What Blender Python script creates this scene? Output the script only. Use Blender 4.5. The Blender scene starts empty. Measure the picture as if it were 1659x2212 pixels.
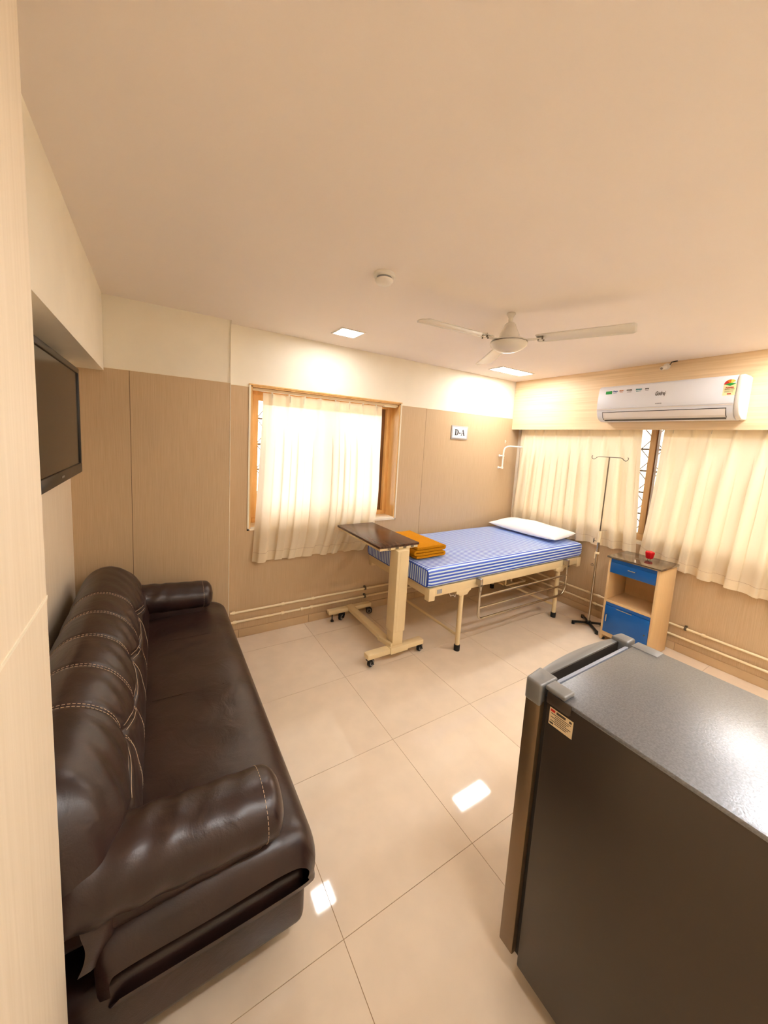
import bpy, bmesh, math, random
from mathutils import Vector, Matrix

random.seed(7)
PI = math.pi
SC = bpy.context.scene
COL = SC.collection

# ------------------------------------------------------------------ camera
CAM_POS = (0.44828, -2.92376, 1.65361)
YAW, PITCH, ROLL = map(math.radians, (31.68903, -6.47921, 3.19917))
F_PX, PCX, PCY = 777.786, 814.372, 1041.989
cam_d = bpy.data.cameras.new('camera')
cam = bpy.data.objects.new('camera', cam_d)
COL.objects.link(cam)
fw = Vector((math.sin(YAW) * math.cos(PITCH), math.cos(YAW) * math.cos(PITCH), math.sin(PITCH)))
rt = Vector((math.cos(YAW), -math.sin(YAW), 0))
up = rt.cross(fw)
r2 = rt * math.cos(ROLL) + up * math.sin(ROLL)
u2 = up * math.cos(ROLL) - rt * math.sin(ROLL)
M = Matrix((r2, u2, -fw)).transposed().to_4x4()
M.translation = Vector(CAM_POS)
cam.matrix_world = M
cam_d.sensor_fit = 'HORIZONTAL'
cam_d.sensor_width = 36
cam_d.lens = 36 * F_PX / 1659
cam_d.shift_x = (829.5 - PCX) / 1659
cam_d.shift_y = -(1106 - PCY) / 1659
cam_d.clip_start = 0.02
SC.camera = cam

# ------------------------------------------------------------------ world, light, exposure
DAY = 6.0          # bright overcast sky outside the windows
LAMP = 48.0        # emission of the ceiling panels
W = bpy.data.worlds.new('sky')
SC.world = W
W.use_nodes = True
bg = W.node_tree.nodes['Background']
bg.inputs[0].default_value = (1.0, 0.98, 0.95, 1)
bg.inputs[1].default_value = DAY
SC.view_settings.view_transform = 'Standard'
SC.view_settings.look = 'None'
SC.view_settings.gamma = 1
SC.view_settings.use_curve_mapping = False
SC.view_settings.exposure = 0.64
SC.cycles.use_denoising = True
SC.cycles.max_bounces = 10
SC.cycles.diffuse_bounces = 6
SC.cycles.transparent_max_bounces = 12
SC.cycles.caustics_reflective = False
SC.cycles.caustics_refractive = False
SC.cycles.sample_clamp_indirect = 8


def portal(name, loc, rot, sx, sy):
    d = bpy.data.lights.new(name, 'AREA')
    d.shape = 'RECTANGLE'
    d.size, d.size_y = sx, sy
    d.cycles.is_portal = True
    o = bpy.data.objects.new(name, d)
    o.location = loc
    o.rotation_euler = rot
    COL.objects.link(o)


portal('window_portal', (1.775, 0.34, 1.465), (math.radians(-90), 0, 0), 1.5, 1.2)
portal('window_portal', (4.62, -1.4, 1.4), (0, math.radians(90), 0), 1.2, 2.8)


# ------------------------------------------------------------------ materials
def lin(c):
    return tuple(((v / 255) / 12.92 if v / 255 < .04045 else ((v / 255 + .055) / 1.055) ** 2.4) for v in c) + (1,)


MATS = {}


def new_mat(name):
    m = bpy.data.materials.new(name)
    m.use_nodes = True
    nt = m.node_tree
    b = nt.nodes['Principled BSDF']
    MATS[name] = m
    return m, nt, b


def ramp_noise(nt, b, ca, cb, scale, detail=3, pos=(.35, .65), inp='Base Color'):
    tc = nt.nodes.new('ShaderNodeTexCoord')
    mp = nt.nodes.new('ShaderNodeMapping')
    mp.inputs['Scale'].default_value = scale
    nz = nt.nodes.new('ShaderNodeTexNoise')
    nz.inputs['Scale'].default_value = 1
    nz.inputs['Detail'].default_value = detail
    rp = nt.nodes.new('ShaderNodeValToRGB')
    rp.color_ramp.elements[0].position, rp.color_ramp.elements[1].position = pos
    rp.color_ramp.elements[0].color, rp.color_ramp.elements[1].color = ca, cb
    nt.links.new(tc.outputs['Object'], mp.inputs[0])
    nt.links.new(mp.outputs[0], nz.inputs['Vector'])
    nt.links.new(nz.outputs['Fac'], rp.inputs[0])
    if inp:
        nt.links.new(rp.outputs[0], b.inputs[inp])
    return nz, rp


def bump(nt, b, scale, strength, dist=.002, detail=4):
    tc = nt.nodes.new('ShaderNodeTexCoord')
    mp = nt.nodes.new('ShaderNodeMapping')
    mp.inputs['Scale'].default_value = scale if isinstance(scale, tuple) else (scale,) * 3
    nz = nt.nodes.new('ShaderNodeTexNoise')
    nz.inputs['Scale'].default_value = 1
    nz.inputs['Detail'].default_value = detail
    bp = nt.nodes.new('ShaderNodeBump')
    bp.inputs['Strength'].default_value = strength
    bp.inputs['Distance'].default_value = dist
    nt.links.new(tc.outputs['Object'], mp.inputs[0])
    nt.links.new(mp.outputs[0], nz.inputs['Vector'])
    nt.links.new(nz.outputs['Fac'], bp.inputs['Height'])
    nt.links.new(bp.outputs[0], b.inputs['Normal'])


def plain(name, rgb, rough=.5, metal=0, spec=.5, vary=0, vscale=(6, 6, 6), bmp=None, coat=0):
    m, nt, b = new_mat(name)
    c = lin(rgb)
    b.inputs['Base Color'].default_value = c
    b.inputs['Roughness'].default_value = rough
    b.inputs['Metallic'].default_value = metal
    b.inputs['Specular IOR Level'].default_value = spec
    if coat:
        b.inputs['Coat Weight'].default_value = coat
        b.inputs['Coat Roughness'].default_value = .08
    if vary:
        d = tuple(v * (1 - vary) for v in c[:3]) + (1,)
        ramp_noise(nt, b, d, c, vscale)
    if bmp:
        bump(nt, b, *bmp)
    return m


def laminate(name, ca, cb, scale, rough=.45):
    m, nt, b = new_mat(name)
    b.inputs['Roughness'].default_value = rough
    b.inputs['Specular IOR Level'].default_value = .35
    nz, rp = ramp_noise(nt, b, lin(ca), lin(cb), scale, 5, (.3, .7))
    return m


laminate('wall_laminate', (193, 165, 129), (208, 181, 146), (420, 420, 5))
laminate('pelmet_laminate', (220, 191, 150), (238, 212, 174), (3, 1.5, 70))
laminate('pier_laminate', (233, 217, 192), (241, 226, 203), (90, 90, 3))
plain('cream_paint', (246, 238, 220), .7, vary=.03)
plain('ceiling_paint', (244, 234, 225), .75, vary=.02, vscale=(2, 2, 2))
plain('white_bead', (244, 234, 212), .4)
plain('tile', (228, 210, 188), .045, vary=.05, vscale=(9, 9, 9), spec=.5)
plain('skirting_tile', (205, 176, 138), .2, vary=.06)
plain('grout', (176, 146, 112), .8)
plain('joint', (92, 70, 48), .8)
plain('masonry', (225, 212, 190), .8)
laminate('window_wood', (222, 172, 104), (238, 194, 130), (30, 30, 6), .35)
plain('dark_wood', (120, 78, 40), .4, vary=.2, vscale=(60, 60, 5))
plain('mullion_wood', (205, 168, 122), .5, vary=.1, vscale=(60, 60, 4))
plain('grille_metal', (92, 74, 56), .5)
plain('cream_metal', (226, 204, 160), .38, vary=.04)
plain('cream_pipe', (240, 222, 184), .4)
plain('pipe_clip', (96, 84, 66), .5)
plain('chrome', (196, 186, 170), .22, 1)
plain('steel', (190, 182, 170), .3, 1)
plain('dark_steel', (120, 112, 100), .3, 1)
plain('black_rubber', (18, 17, 16), .55)
plain('black_plastic', (14, 13, 12), .3)
plain('grey_plastic', (150, 150, 150), .4)
plain('white_plastic', (236, 230, 220), .35)
plain('ac_white', (222, 223, 228), .3)
plain('ac_flap', (222, 214, 206), .35)
plain('ac_dark', (48, 42, 36), .5)
plain('fan_white', (218, 210, 196), .24)
plain('screen', (10, 9, 7), .16, spec=.25)
plain('tv_bezel', (16, 14, 12), .35)
plain('logo_grey', (150, 148, 144), .4)
plain('locker_cream', (214, 180, 132), .5, vary=.06, vscale=(60, 60, 3))
plain('locker_blue', (0, 84, 160), .32)
plain('locker_top', (138, 124, 108), .1, .85)
plain('red_plastic', (196, 10, 24), .25)
plain('blanket', (200, 132, 12), .95, vary=.18, vscale=(140, 140, 140), bmp=(400, .5, .002), spec=.15)
plain('pillow', (244, 243, 244), .8, bmp=((14, 14, 14), .25, .01), spec=.2)
plain('fridge_side', (74, 65, 56), .32, .55, bmp=(700, .08, .001))  # shading of the cabinet side is put into this darker base colour
plain('fridge_top', (136, 138, 143), .34, .75, vary=.22, vscale=(210, 210, 210), bmp=(210, .35, .0012))
plain('fridge_plastic', (122, 121, 120), .38, .3)
plain('fridge_door', (126, 104, 78), .3, .7)
plain('fridge_strip', (150, 154, 166), .4)
plain('gasket', (20, 18, 15), .6)
plain('sticker_cream', (226, 206, 168), .5)
plain('print_dark', (70, 58, 48), .6)
plain('print_red', (196, 40, 30), .6)
plain('print_black', (12, 12, 14), .5)
plain('sign_white', (246, 244, 242), .35)
plain('sign_border', (176, 172, 168), .4)
plain('label_green', (20, 150, 60), .45)
plain('label_teal', (60, 150, 160), .5)
plain('label_blue', (40, 90, 170), .5)
plain('label_orange', (224, 130, 30), .5)
plain('label_yellow', (240, 214, 90), .5)
plain('label_pale', (244, 232, 176), .5)
plain('thread', (196, 172, 146), .7)
laminate('table_wood', (52, 30, 18), (92, 60, 40), (70, 5, 70), .24)

# leather
m, nt, b = new_mat('leather')
b.inputs['Roughness'].default_value = .34
b.inputs['Specular IOR Level'].default_value = .55
ramp_noise(nt, b, lin((40, 25, 22)), lin((52, 34, 30)), (7, 7, 7))
tc = nt.nodes.new('ShaderNodeTexCoord')
vo = nt.nodes.new('ShaderNodeTexVoronoi')
vo.inputs['Scale'].default_value = 260
nz = nt.nodes.new('ShaderNodeTexNoise')
nz.inputs['Scale'].default_value = 9
nz.inputs['Detail'].default_value = 5
nz.inputs['Distortion'].default_value = 1.2
b1 = nt.nodes.new('ShaderNodeBump')
b1.inputs['Strength'].default_value = .12
b1.inputs['Distance'].default_value = .001
b2 = nt.nodes.new('ShaderNodeBump')
b2.inputs['Strength'].default_value = .22
b2.inputs['Distance'].default_value = .012
nt.links.new(tc.outputs['Object'], vo.inputs['Vector'])
nt.links.new(tc.outputs['Object'], nz.inputs['Vector'])
nt.links.new(vo.outputs['Distance'], b1.inputs['Height'])
nt.links.new(nz.outputs['Fac'], b2.inputs['Height'])
nt.links.new(b1.outputs[0], b2.inputs['Normal'])
nt.links.new(b2.outputs[0], b.inputs['Normal'])

# striped ticking: stripes follow the U of the mesh (metres across the stripes)
m, nt, b = new_mat('ticking')
b.inputs['Roughness'].default_value = .4
b.inputs['Specular IOR Level'].default_value = .6
b.inputs['Coat Weight'].default_value = .7
b.inputs['Coat Roughness'].default_value = .35
b.inputs['Sheen Weight'].default_value = .1
uv = nt.nodes.new('ShaderNodeUVMap')
uv.uv_map = 'stripe'
sx = nt.nodes.new('ShaderNodeSeparateXYZ')
ma = nt.nodes.new('ShaderNodeMath')
ma.operation = 'MULTIPLY'
ma.inputs[1].default_value = 1 / .0262
fr = nt.nodes.new('ShaderNodeMath')
fr.operation = 'FRACT'
rp = nt.nodes.new('ShaderNodeValToRGB')
rp.color_ramp.interpolation = 'LINEAR'
e = rp.color_ramp.elements
e[0].position, e[0].color = 0, lin((0, 78, 210))
e[1].position, e[1].color = .48, lin((0, 78, 210))
n1 = e.new(.54)
n1.color = lin((206, 234, 255))
n2 = e.new(.94)
n2.color = lin((206, 234, 255))
n3 = e.new(1.0)
n3.color = lin((0, 78, 210))
nt.links.new(uv.outputs[0], sx.inputs[0])
nt.links.new(sx.outputs[0], ma.inputs[0])
nt.links.new(ma.outputs[0], fr.inputs[0])
nt.links.new(fr.outputs[0], rp.inputs[0])
nt.links.new(rp.outputs[0], b.inputs['Base Color'])

# curtain cloth: thin woven fabric that lets daylight through
m, nt, b = new_mat('curtain')
nt.nodes.remove(b)
out = nt.nodes['Material Output']
di = nt.nodes.new('ShaderNodeBsdfDiffuse')
tr = nt.nodes.new('ShaderNodeBsdfTranslucent')
mx = nt.nodes.new('ShaderNodeMixShader')
di.inputs[0].default_value = lin((250, 238, 212))
tr.inputs[0].default_value = lin((252, 242, 222))
mx.inputs[0].default_value = .46
nt.links.new(di.outputs[0], mx.inputs[1])
nt.links.new(tr.outputs[0], mx.inputs[2])
nt.links.new(mx.outputs[0], out.inputs[0])

MATS['curtain_header'] = MATS['curtain'].copy()
MATS['curtain_header'].name = 'curtain_header'
MATS['curtain_header'].node_tree.nodes['Mix Shader'].inputs[0].default_value = .3

# glass
m, nt, b = new_mat('glass')
nt.nodes.remove(b)
out = nt.nodes['Material Output']
tp = nt.nodes.new('ShaderNodeBsdfTransparent')
gl = nt.nodes.new('ShaderNodeBsdfGlossy')
gl.inputs['Roughness'].default_value = .02
fz = nt.nodes.new('ShaderNodeFresnel')
mx = nt.nodes.new('ShaderNodeMixShader')
nt.links.new(fz.outputs[0], mx.inputs[0])
nt.links.new(tp.outputs[0], mx.inputs[1])
nt.links.new(gl.outputs[0], mx.inputs[2])
nt.links.new(mx.outputs[0], out.inputs[0])

# lit diffuser
m, nt, b = new_mat('lit_diffuser')
b.inputs['Base Color'].default_value = (1, 1, 1, 1)
b.inputs['Emission Color'].default_value = (1.0, .985, .97, 1)
b.inputs['Emission Strength'].default_value = LAMP


# ------------------------------------------------------------------ mesh helpers
class MB:
    def __init__(s):
        s.v, s.f = [], []

    def add(s, vs, fs):
        n = len(s.v)
        s.v += [tuple(p) for p in vs]
        s.f += [tuple(i + n for i in f) for f in fs]
        return s

    def box(s, x0, x1, y0, y1, z0, z1):
        x0, x1 = sorted((x0, x1))
        y0, y1 = sorted((y0, y1))
        z0, z1 = sorted((z0, z1))
        return s.add([(x0, y0, z0), (x1, y0, z0), (x1, y1, z0), (x0, y1, z0), (x0, y0, z1), (x1, y0, z1), (x1, y1, z1), (x0, y1, z1)],
                     [(0, 3, 2, 1), (4, 5, 6, 7), (0, 1, 5, 4), (1, 2, 6, 5), (2, 3, 7, 6), (3, 0, 4, 7)])

    def bar(s, p0, p1, w, h, upv=(0, 0, 1)):
        p0, p1 = Vector(p0), Vector(p1)
        d = (p1 - p0).normalized()
        a = d.cross(Vector(upv))
        if a.length < 1e-4:
            a = d.cross(Vector((1, 0, 0)))
        a.normalize()
        c = a.cross(d).normalized()
        a, c = a * w / 2, c * h / 2
        vs = [q + sa * a + sc * c for q in (p0, p1) for sa, sc in ((-1, -1), (1, -1), (1, 1), (-1, 1))]
        return s.add(vs, [(0, 1, 2, 3), (7, 6, 5, 4), (0, 4, 5, 1), (1, 5, 6, 2), (2, 6, 7, 3), (3, 7, 4, 0)])

    def tube(s, path, r, n=10, caps=True, closed=False):
        P = [Vector(p) for p in path]
        rs = r if isinstance(r, (list, tuple)) else [r] * len(P)
        k = len(P)
        rings = []
        ref = None
        for i, p in enumerate(P):
            if closed:
                d = P[(i + 1) % k] - P[i - 1]
            else:
                d = P[min(i + 1, k - 1)] - P[max(i - 1, 0)]
            d.normalize()
            if ref is None:
                ref = d.orthogonal().normalized()
            ref = (ref - d * ref.dot(d)).normalized()
            q = d.cross(ref)
            rings.append([p + (ref * math.cos(2 * PI * j / n) + q * math.sin(2 * PI * j / n)) * rs[i] for j in range(n)])
        vs = [p for rg in rings for p in rg]
        fs = []
        for i in range(k if closed else k - 1):
            i2 = (i + 1) % k
            for j in range(n):
                fs.append((i * n + j, i * n + (j + 1) % n, i2 * n + (j + 1) % n, i2 * n + j))
        if caps and not closed:
            fs.append(tuple(range(n))[::-1])
            fs.append(tuple((k - 1) * n + j for j in range(n)))
        return s.add(vs, fs)

    def cyl(s, p0, p1, r0, r1=None, n=20):
        return s.tube([p0, p1], [r0, r0 if r1 is None else r1], n)

    def lathe(s, prof, c, n=36, axis='z'):
        vs, fs = [], []
        for (r, h) in prof:
            for j in range(n):
                a = 2 * PI * j / n
                q = (r * math.cos(a), r * math.sin(a), h)
                if axis == 'x':
                    q = (q[2], q[0], q[1])
                if axis == 'y':
                    q = (q[1], q[2], q[0])
                vs.append((c[0] + q[0], c[1] + q[1], c[2] + q[2]))
        k = len(prof)
        for i in range(k - 1):
            for j in range(n):
                fs.append((i * n + j, i * n + (j + 1) % n, (i + 1) * n + (j + 1) % n, (i + 1) * n + j))
        if prof[0][0] > 1e-6:
            fs.append(tuple(range(n))[::-1])
        if prof[-1][0] > 1e-6:
            fs.append(tuple((k - 1) * n + j for j in range(n)))
        return s.add(vs, fs)

    def prism(s, poly, axis, a, b):
        n = len(poly)

        def pt(p, h):
            return {'x': (h, p[0], p[1]), 'y': (p[0], h, p[1]), 'z': (p[0], p[1], h)}[axis]
        vs = [pt(p, a) for p in poly] + [pt(p, b) for p in poly]
        fs = [tuple(range(n))[::-1], tuple(range(n, 2 * n))]
        fs += [(i, (i + 1) % n, n + (i + 1) % n, n + i) for i in range(n)]
        return s.add(vs, fs)

    def grid(s, nu, nv, fn, closeu=False):
        vs = [fn(i / nu if closeu else i / (nu - 1), j / (nv - 1)) for i in range(nu) for j in range(nv)]
        fs = []
        for i in range(nu if closeu else nu - 1):
            i2 = (i + 1) % nu
            for j in range(nv - 1):
                fs.append((i * nv + j, i2 * nv + j, i2 * nv + j + 1, i * nv + j + 1))
        return s.add(vs, fs)

    def build(s, name, mat, parent=None, smooth=False, bevel=0, angle=40, seg=2, merge=0, kind=None):
        base = parent_base(parent)
        me = bpy.data.meshes.new(name)
        me.from_pydata([(p[0] - base[0], p[1] - base[1], p[2] - base[2]) for p in s.v], [], s.f)
        bm = bmesh.new()
        bm.from_mesh(me)
        if merge:
            bmesh.ops.remove_doubles(bm, verts=bm.verts, dist=merge)
        bmesh.ops.recalc_face_normals(bm, faces=bm.faces)
        if bevel:
            ed = [e for e in bm.edges if len(e.link_faces) == 2 and e.calc_face_angle(0) > math.radians(30)]
            bmesh.ops.bevel(bm, geom=ed, offset=bevel, segments=seg, affect='EDGES', profile=.5, clamp_overlap=True)
        bm.to_mesh(me)
        bm.free()
        if smooth or bevel:
            me.shade_smooth()
            me.set_sharp_from_angle(angle=math.radians(angle))
        me.materials.append(MATS[mat])
        o = bpy.data.objects.new(name, me)
        COL.objects.link(o)
        if parent:
            o.parent = parent
        if kind:
            o['kind'] = kind
        return o


def parent_base(o):
    b = Vector((0, 0, 0))
    while o is not None:
        b += Vector(o.location)
        o = o.parent
    return b


def thing(name, label, cat, loc, group=None):
    o = bpy.data.objects.new(name, None)
    o.empty_display_size = .1
    COL.objects.link(o)
    o.location = loc
    o['label'] = label
    o['category'] = cat
    if group:
        o['group'] = group
    return o


def tag(o, label, cat, group=None):
    o['label'] = label
    o['category'] = cat
    if group:
        o['group'] = group
    return o


def struct(o, label, cat):
    o['kind'] = 'structure'
    o['label'] = label
    o['category'] = cat
    return o


def text_part(s, name, mat, parent, size, origin, ux, uy, shear=0, bold=0, align='CENTER', depth=.0006, width=None):
    """lettering built as a thin raised mesh; ux, uy: reading direction and up, world axes"""
    cu = bpy.data.curves.new(name, 'FONT')
    cu.body = s
    cu.size = size
    cu.align_x = align
    cu.align_y = 'CENTER'
    cu.shear = shear
    cu.offset = bold
    cu.extrude = depth
    cu.resolution_u = 3
    to = bpy.data.objects.new(name, cu)
    COL.objects.link(to)
    dg = bpy.context.evaluated_depsgraph_get()
    me = bpy.data.meshes.new_from_object(to.evaluated_get(dg))
    bpy.data.objects.remove(to)
    bpy.data.curves.remove(cu)
    ux, uy = Vector(ux), Vector(uy)
    uz = ux.cross(uy)
    base = parent_base(parent)
    xs = [v.co.x for v in me.vertices]
    k = 1 if not width or not xs else width / (max(xs) - min(xs))
    for v in me.vertices:
        v.co = Vector(origin) + ux * v.co.x * k + uy * v.co.y + uz * v.co.z - base
    me.materials.clear()
    me.materials.append(MATS[mat])
    o = bpy.data.objects.new(name, me)
    COL.objects.link(o)
    if parent:
        o.parent = parent
    return o


def spline(P, n):
    """Catmull-Rom through 2-D/3-D points"""
    P = [Vector(p) for p in P]
    Q = [P[0] * 2 - P[1]] + P + [P[-1] * 2 - P[-2]]
    out = []
    for i in range(n):
        t = i / (n - 1) * (len(P) - 1)
        k = min(int(t), len(P) - 2)
        f = t - k
        a, b, c, d = Q[k:k + 4]
        out.append(.5 * ((2 * b) + (c - a) * f + (2 * a - 5 * b + 4 * c - d) * f * f + (3 * b - a - 3 * c + d) * f ** 3))
    return out


def arc(c, r, a0, a1, n):
    return [(c[0] + r * math.cos(math.radians(a0 + (a1 - a0) * i / (n - 1))), c[1] + r * math.sin(math.radians(a0 + (a1 - a0) * i / (n - 1)))) for i in range(n)]


# ------------------------------------------------------------------ room dimensions (metres)
H = 2.45
XR = 4.265        # right wall
YF = -3.6         # wall behind the camera
PT = 2.013        # top of the laminate panels
YP = -.083        # face of the projecting part of the back wall
X1 = .914         # its edge
WX0, WX1, WZ0, WZ1 = 1.073, 2.476, .902, 2.029      # back window opening
RY0, RY1, RZ0, RZ1 = -2.85, -.03, .86, 1.96         # right window opening
PIERX, PIERY = .268, -2.05
XP, ZP = 4.127, 1.887                               # pelmet face and bottom edge

# ---- floor with tiles
fl = struct(MB().box(-.3, 4.6, YF - .1, .3, -.12, -.002).build('floor', 'grout'), 'cream polished tile floor', 'floor')
TX, TY, TS = 1.562, -.842, .6
tile_cache = {}
for i in range(-3, 5):
    for j in range(-5, 2):
        x0, x1 = max(TX + i * TS, 0), min(TX + (i + 1) * TS, XR)
        y0, y1 = max(TY + j * TS, YF), min(TY + (j + 1) * TS, 0)
        if x1 - x0 < .01 or y1 - y0 < .01:
            continue
        g = .0011
        MB().box(x0 + g, x1 - g, y0 + g, y1 - g, -.008, 0).build('tile', 'tile', fl)

# ---- ceiling
struct(MB().box(-.3, 4.6, YF - .1, .3, H, H + .1).build('ceiling', 'ceiling_paint'), 'smooth pale painted ceiling', 'ceiling')

# ---- back wall
wb = MB()
wb.box(-.3, WX0, .006, .3, 0, H).box(WX1, 4.6, .006, .3, 0, H).box(WX0, WX1, .006, .3, 0, WZ0).box(WX0, WX1, .006, .3, WZ1, H)
wb.box(-.3, X1 - .004, YP + .006, .006, 0, H)
wall_back = struct(wb.build('wall_back', 'cream_paint'), 'back wall, cream paint above wood laminate panels', 'wall')
g = .0014
pn = MB().prism([(X1 + .001, 0), (2.797 - g, 0), (2.797 - g, PT), (WX1, PT), (WX1, WZ0), (WX0, WZ0), (WX0, PT), (X1 + .001, PT)], 'y', 0, .006)
pn.build('panel', 'wall_laminate', wall_back)
MB().box(2.797 + g, XR, 0, .006, 0, PT).build('panel', 'wall_laminate', wall_back)
MB().box(0, .308 - g, YP, YP + .006, 0, PT).build('panel', 'wall_laminate', wall_back)
MB().box(.308 + g, X1 - .004, YP, YP + .006, 0, PT).build('panel', 'wall_laminate', wall_back)
MB().box(X1 - .004, X1, YP + .002, 0, 0, PT).build('panel', 'wall_laminate', wall_back)
MB().box(.308 - g, .308 + g, YP + .003, YP + .006, 0, PT).build('joint_strip', 'joint', wall_back)
MB().box(2.797 - g, 2.797 + g, .003, .006, 0, PT).build('joint_strip', 'joint', wall_back)
MB().box(X1 - .004, X1, YP + .006, .006, PT, H).build('return_face', 'cream_paint', wall_back)
MB().box(X1 + .001, WX0 - .014, -.002, .004, PT, PT + .006).box(WX1 + .014, XR, -.002, .004, PT, PT + .006).build('bead', 'white_bead', wall_back)
MB().box(0, X1, YP - .002, YP + .004, PT, PT + .005).build('bead', 'white_bead', wall_back)

MB().box(X1 - .003, X1 + .0015, YP - .0015, YP + .003, .07, H).build('corner_bead', 'white_bead', wall_back)
# ---- left wall, the recess behind the sofa
wl = struct(MB().box(-.3, -.006, YF - .1, .3, 0, H).build('wall_left', 'masonry'), 'left wall of the sofa recess, light laminate', 'wall')
MB().box(-.006, 0, PIERY - .1, YP, 0, 1.995).build('panel', 'pier_laminate', wl)
# pier near the camera
wp = struct(MB().box(-.006, PIERX - .006, YF, PIERY - .006, 0, H).build('wall_pier', 'masonry'), 'light laminate wall face near the camera beside the sofa', 'wall')
ZJ = 1.327
MB().box(PIERX - .006, PIERX, YF, PIERY, 0, ZJ - .003).build('panel', 'pier_laminate', wp)
MB().box(PIERX - .006, PIERX, YF, PIERY, ZJ + .003, H).build('panel', 'pier_laminate', wp)
MB().box(-.006, PIERX - .006, PIERY - .006, PIERY, 0, H).build('panel', 'pier_laminate', wp)
MB().box(PIERX - .006, PIERX + .0015, YF, PIERY, ZJ - .003, ZJ + .003).build('bead', 'white_bead', wp)
# beam above the recess
struct(MB().box(0, .177, PIERY - .3, YP, 1.995, H).build('trim_1', 'cream_paint'), 'cream boxed beam along the ceiling above the television', 'trim')

# ---- right wall
wr = MB()
wr.box(XR + .006, 4.55, YF, RY0, 0, H).box(XR + .006, 4.55, RY1, .3, 0, H).box(XR + .006, 4.55, RY0, RY1, 0, RZ0).box(XR + .006, 4.55, RY0, RY1, RZ1, H)
wall_right = struct(wr.build('wall_right', 'masonry'), 'right wall with wide window behind curtains', 'wall')
MB().box(XR, XR + .006, -1.6 + g, 0, 0, RZ0 - .02).build('panel', 'wall_laminate', wall_right)
MB().box(XR, XR + .006, YF, -1.6 - g, 0, RZ0 - .02).build('panel', 'wall_laminate', wall_right)
MB().box(XR - .004, XR + .01, RY0, RY1, RZ0 - .02, RZ0).build('bead', 'white_bead', wall_right)
# pelmet
struct(MB().box(XP, XP + .018, YF, -.0005, ZP, H).box(XP + .018, XR + .006, YF, -.0005, 2.02, 2.04).build('trim_2', 'pelmet_laminate'),
       'light wood pelmet board over the right window', 'trim')
# wall behind the camera
struct(MB().box(-.3, 4.6, YF - .1, YF, 0, H).build('wall_front', 'cream_paint'), 'cream wall behind the camera', 'wall')


# ---- skirting tiles
def skirting(name, label, pieces, mk):
    root = bpy.data.objects.new(name, None)
    COL.objects.link(root)
    struct(root, label, 'baseboard')
    for a, b_ in pieces:
        mk(a, b_).build('skirting_tile', 'skirting_tile', root, bevel=.002)
    return root


skirting('baseboard_back', 'beige tile skirting along the back wall',
         [(X1, 1.0), (1.002, 1.6), (1.602, 2.2), (2.202, 2.8), (2.802, 3.4), (3.402, 4.0), (4.002, 4.253)],
         lambda a, b_: MB().box(a, b_, -.012, -.0005, 0, .07))
skirting('baseboard_right', 'beige tile skirting along the right wall',
         [(-.6, -.013), (-1.2, -.602), (-1.8, -1.202), (-2.4, -1.802), (-3.0, -2.402), (-3.59, -3.002)],
         lambda a, b_: MB().box(XR - .012, XR - .0005, a, b_, 0, .07))
skirting('baseboard_left', 'beige tile skirting on the projecting wall by the sofa',
         [(.02, .6), (.602, X1)],
         lambda a, b_: MB().box(a, b_, YP - .012, YP - .0005, 0, .07))


# ---- window in the back wall
def grille(par, axis, fixed, a0, a1, z0, z1, step, mat='grille_metal'):
    """outside security grille: uprights, rails and diamond bars, each bar a piece"""
    def P(a, z):
        return (a, fixed, z) if axis == 'x' else (fixed, a, z)
    n = round((a1 - a0) / step)
    zs = [z0 + (z1 - z0) * k / 5 for k in range(6)]
    for k in range(n + 1):
        a = a0 + (a1 - a0) * k / n
        MB().cyl(P(a, z0), P(a, z1), .008, n=6).build('grille_bar', mat, par)
    for z in zs:
        MB().cyl(P(a0, z), P(a1, z), .009, n=6).build('grille_bar', mat, par)
    d = MB()
    for k in range(n):
        for q in range(5):
            am, zm = a0 + (a1 - a0) * (k + .5) / n, (zs[q] + zs[q + 1]) / 2
            ha, hz = (a1 - a0) / n / 2, (zs[1] - zs[0]) / 2
            d.tube([P(am - ha, zm), P(am, zm + hz), P(am + ha, zm), P(am, zm - hz)], .0065, 5, closed=True)
    d.build('grille_diamonds', mat, par, kind='stuff')


w1 = bpy.data.objects.new('window_1', None)
COL.objects.link(w1)
w1.location = (1.775, .15, WZ0)
struct(w1, 'wood-framed window in the back wall', 'window')
T = .012
lining = MB()
lining.box(WX0, WX0 + T, .001, .29, WZ0, WZ1).box(WX1 - T, WX1, .001, .29, WZ0, WZ1).box(WX0, WX1, .001, .29, WZ1 - T, WZ1)
lining.build('reveal_lining', 'window_wood', w1)
MB().box(WX0 + T, WX1 - T, -.004, .29, WZ0, WZ0 + T).build('sill', 'white_bead', w1, bevel=.002)
bw = .014
MB().box(WX0 - bw, WX0, -.006, .004, WZ0 - bw, WZ1).box(WX1, WX1 + bw, -.006, .004, WZ0 - bw, WZ1 + .0).box(WX0 - bw, WX1 + bw, -.006, .004, WZ0 - bw, WZ0).build('beading', 'white_bead', w1)
MB().box(WX0 - bw, WX1 + bw, -.006, .004, WZ1, WZ1 + bw * .7).build('beading', 'window_wood', w1)
fx0, fx1, fz0, fz1 = WX0 + T, WX1 - T, WZ0 + T, WZ1 - T
fy0, fy1 = .15, .21
MB().box(fx0, fx0 + .04, fy0, fy1, fz0, fz1).build('frame_jamb', 'window_wood', w1, bevel=.003)
MB().box(fx1 - .04, fx1, fy0, fy1, fz0, fz1).build('frame_jamb', 'window_wood', w1, bevel=.003)
MB().box(fx0 + .04, fx1 - .04, fy0, fy1, fz1 - .04, fz1).build('frame_head', 'window_wood', w1, bevel=.003)
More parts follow.
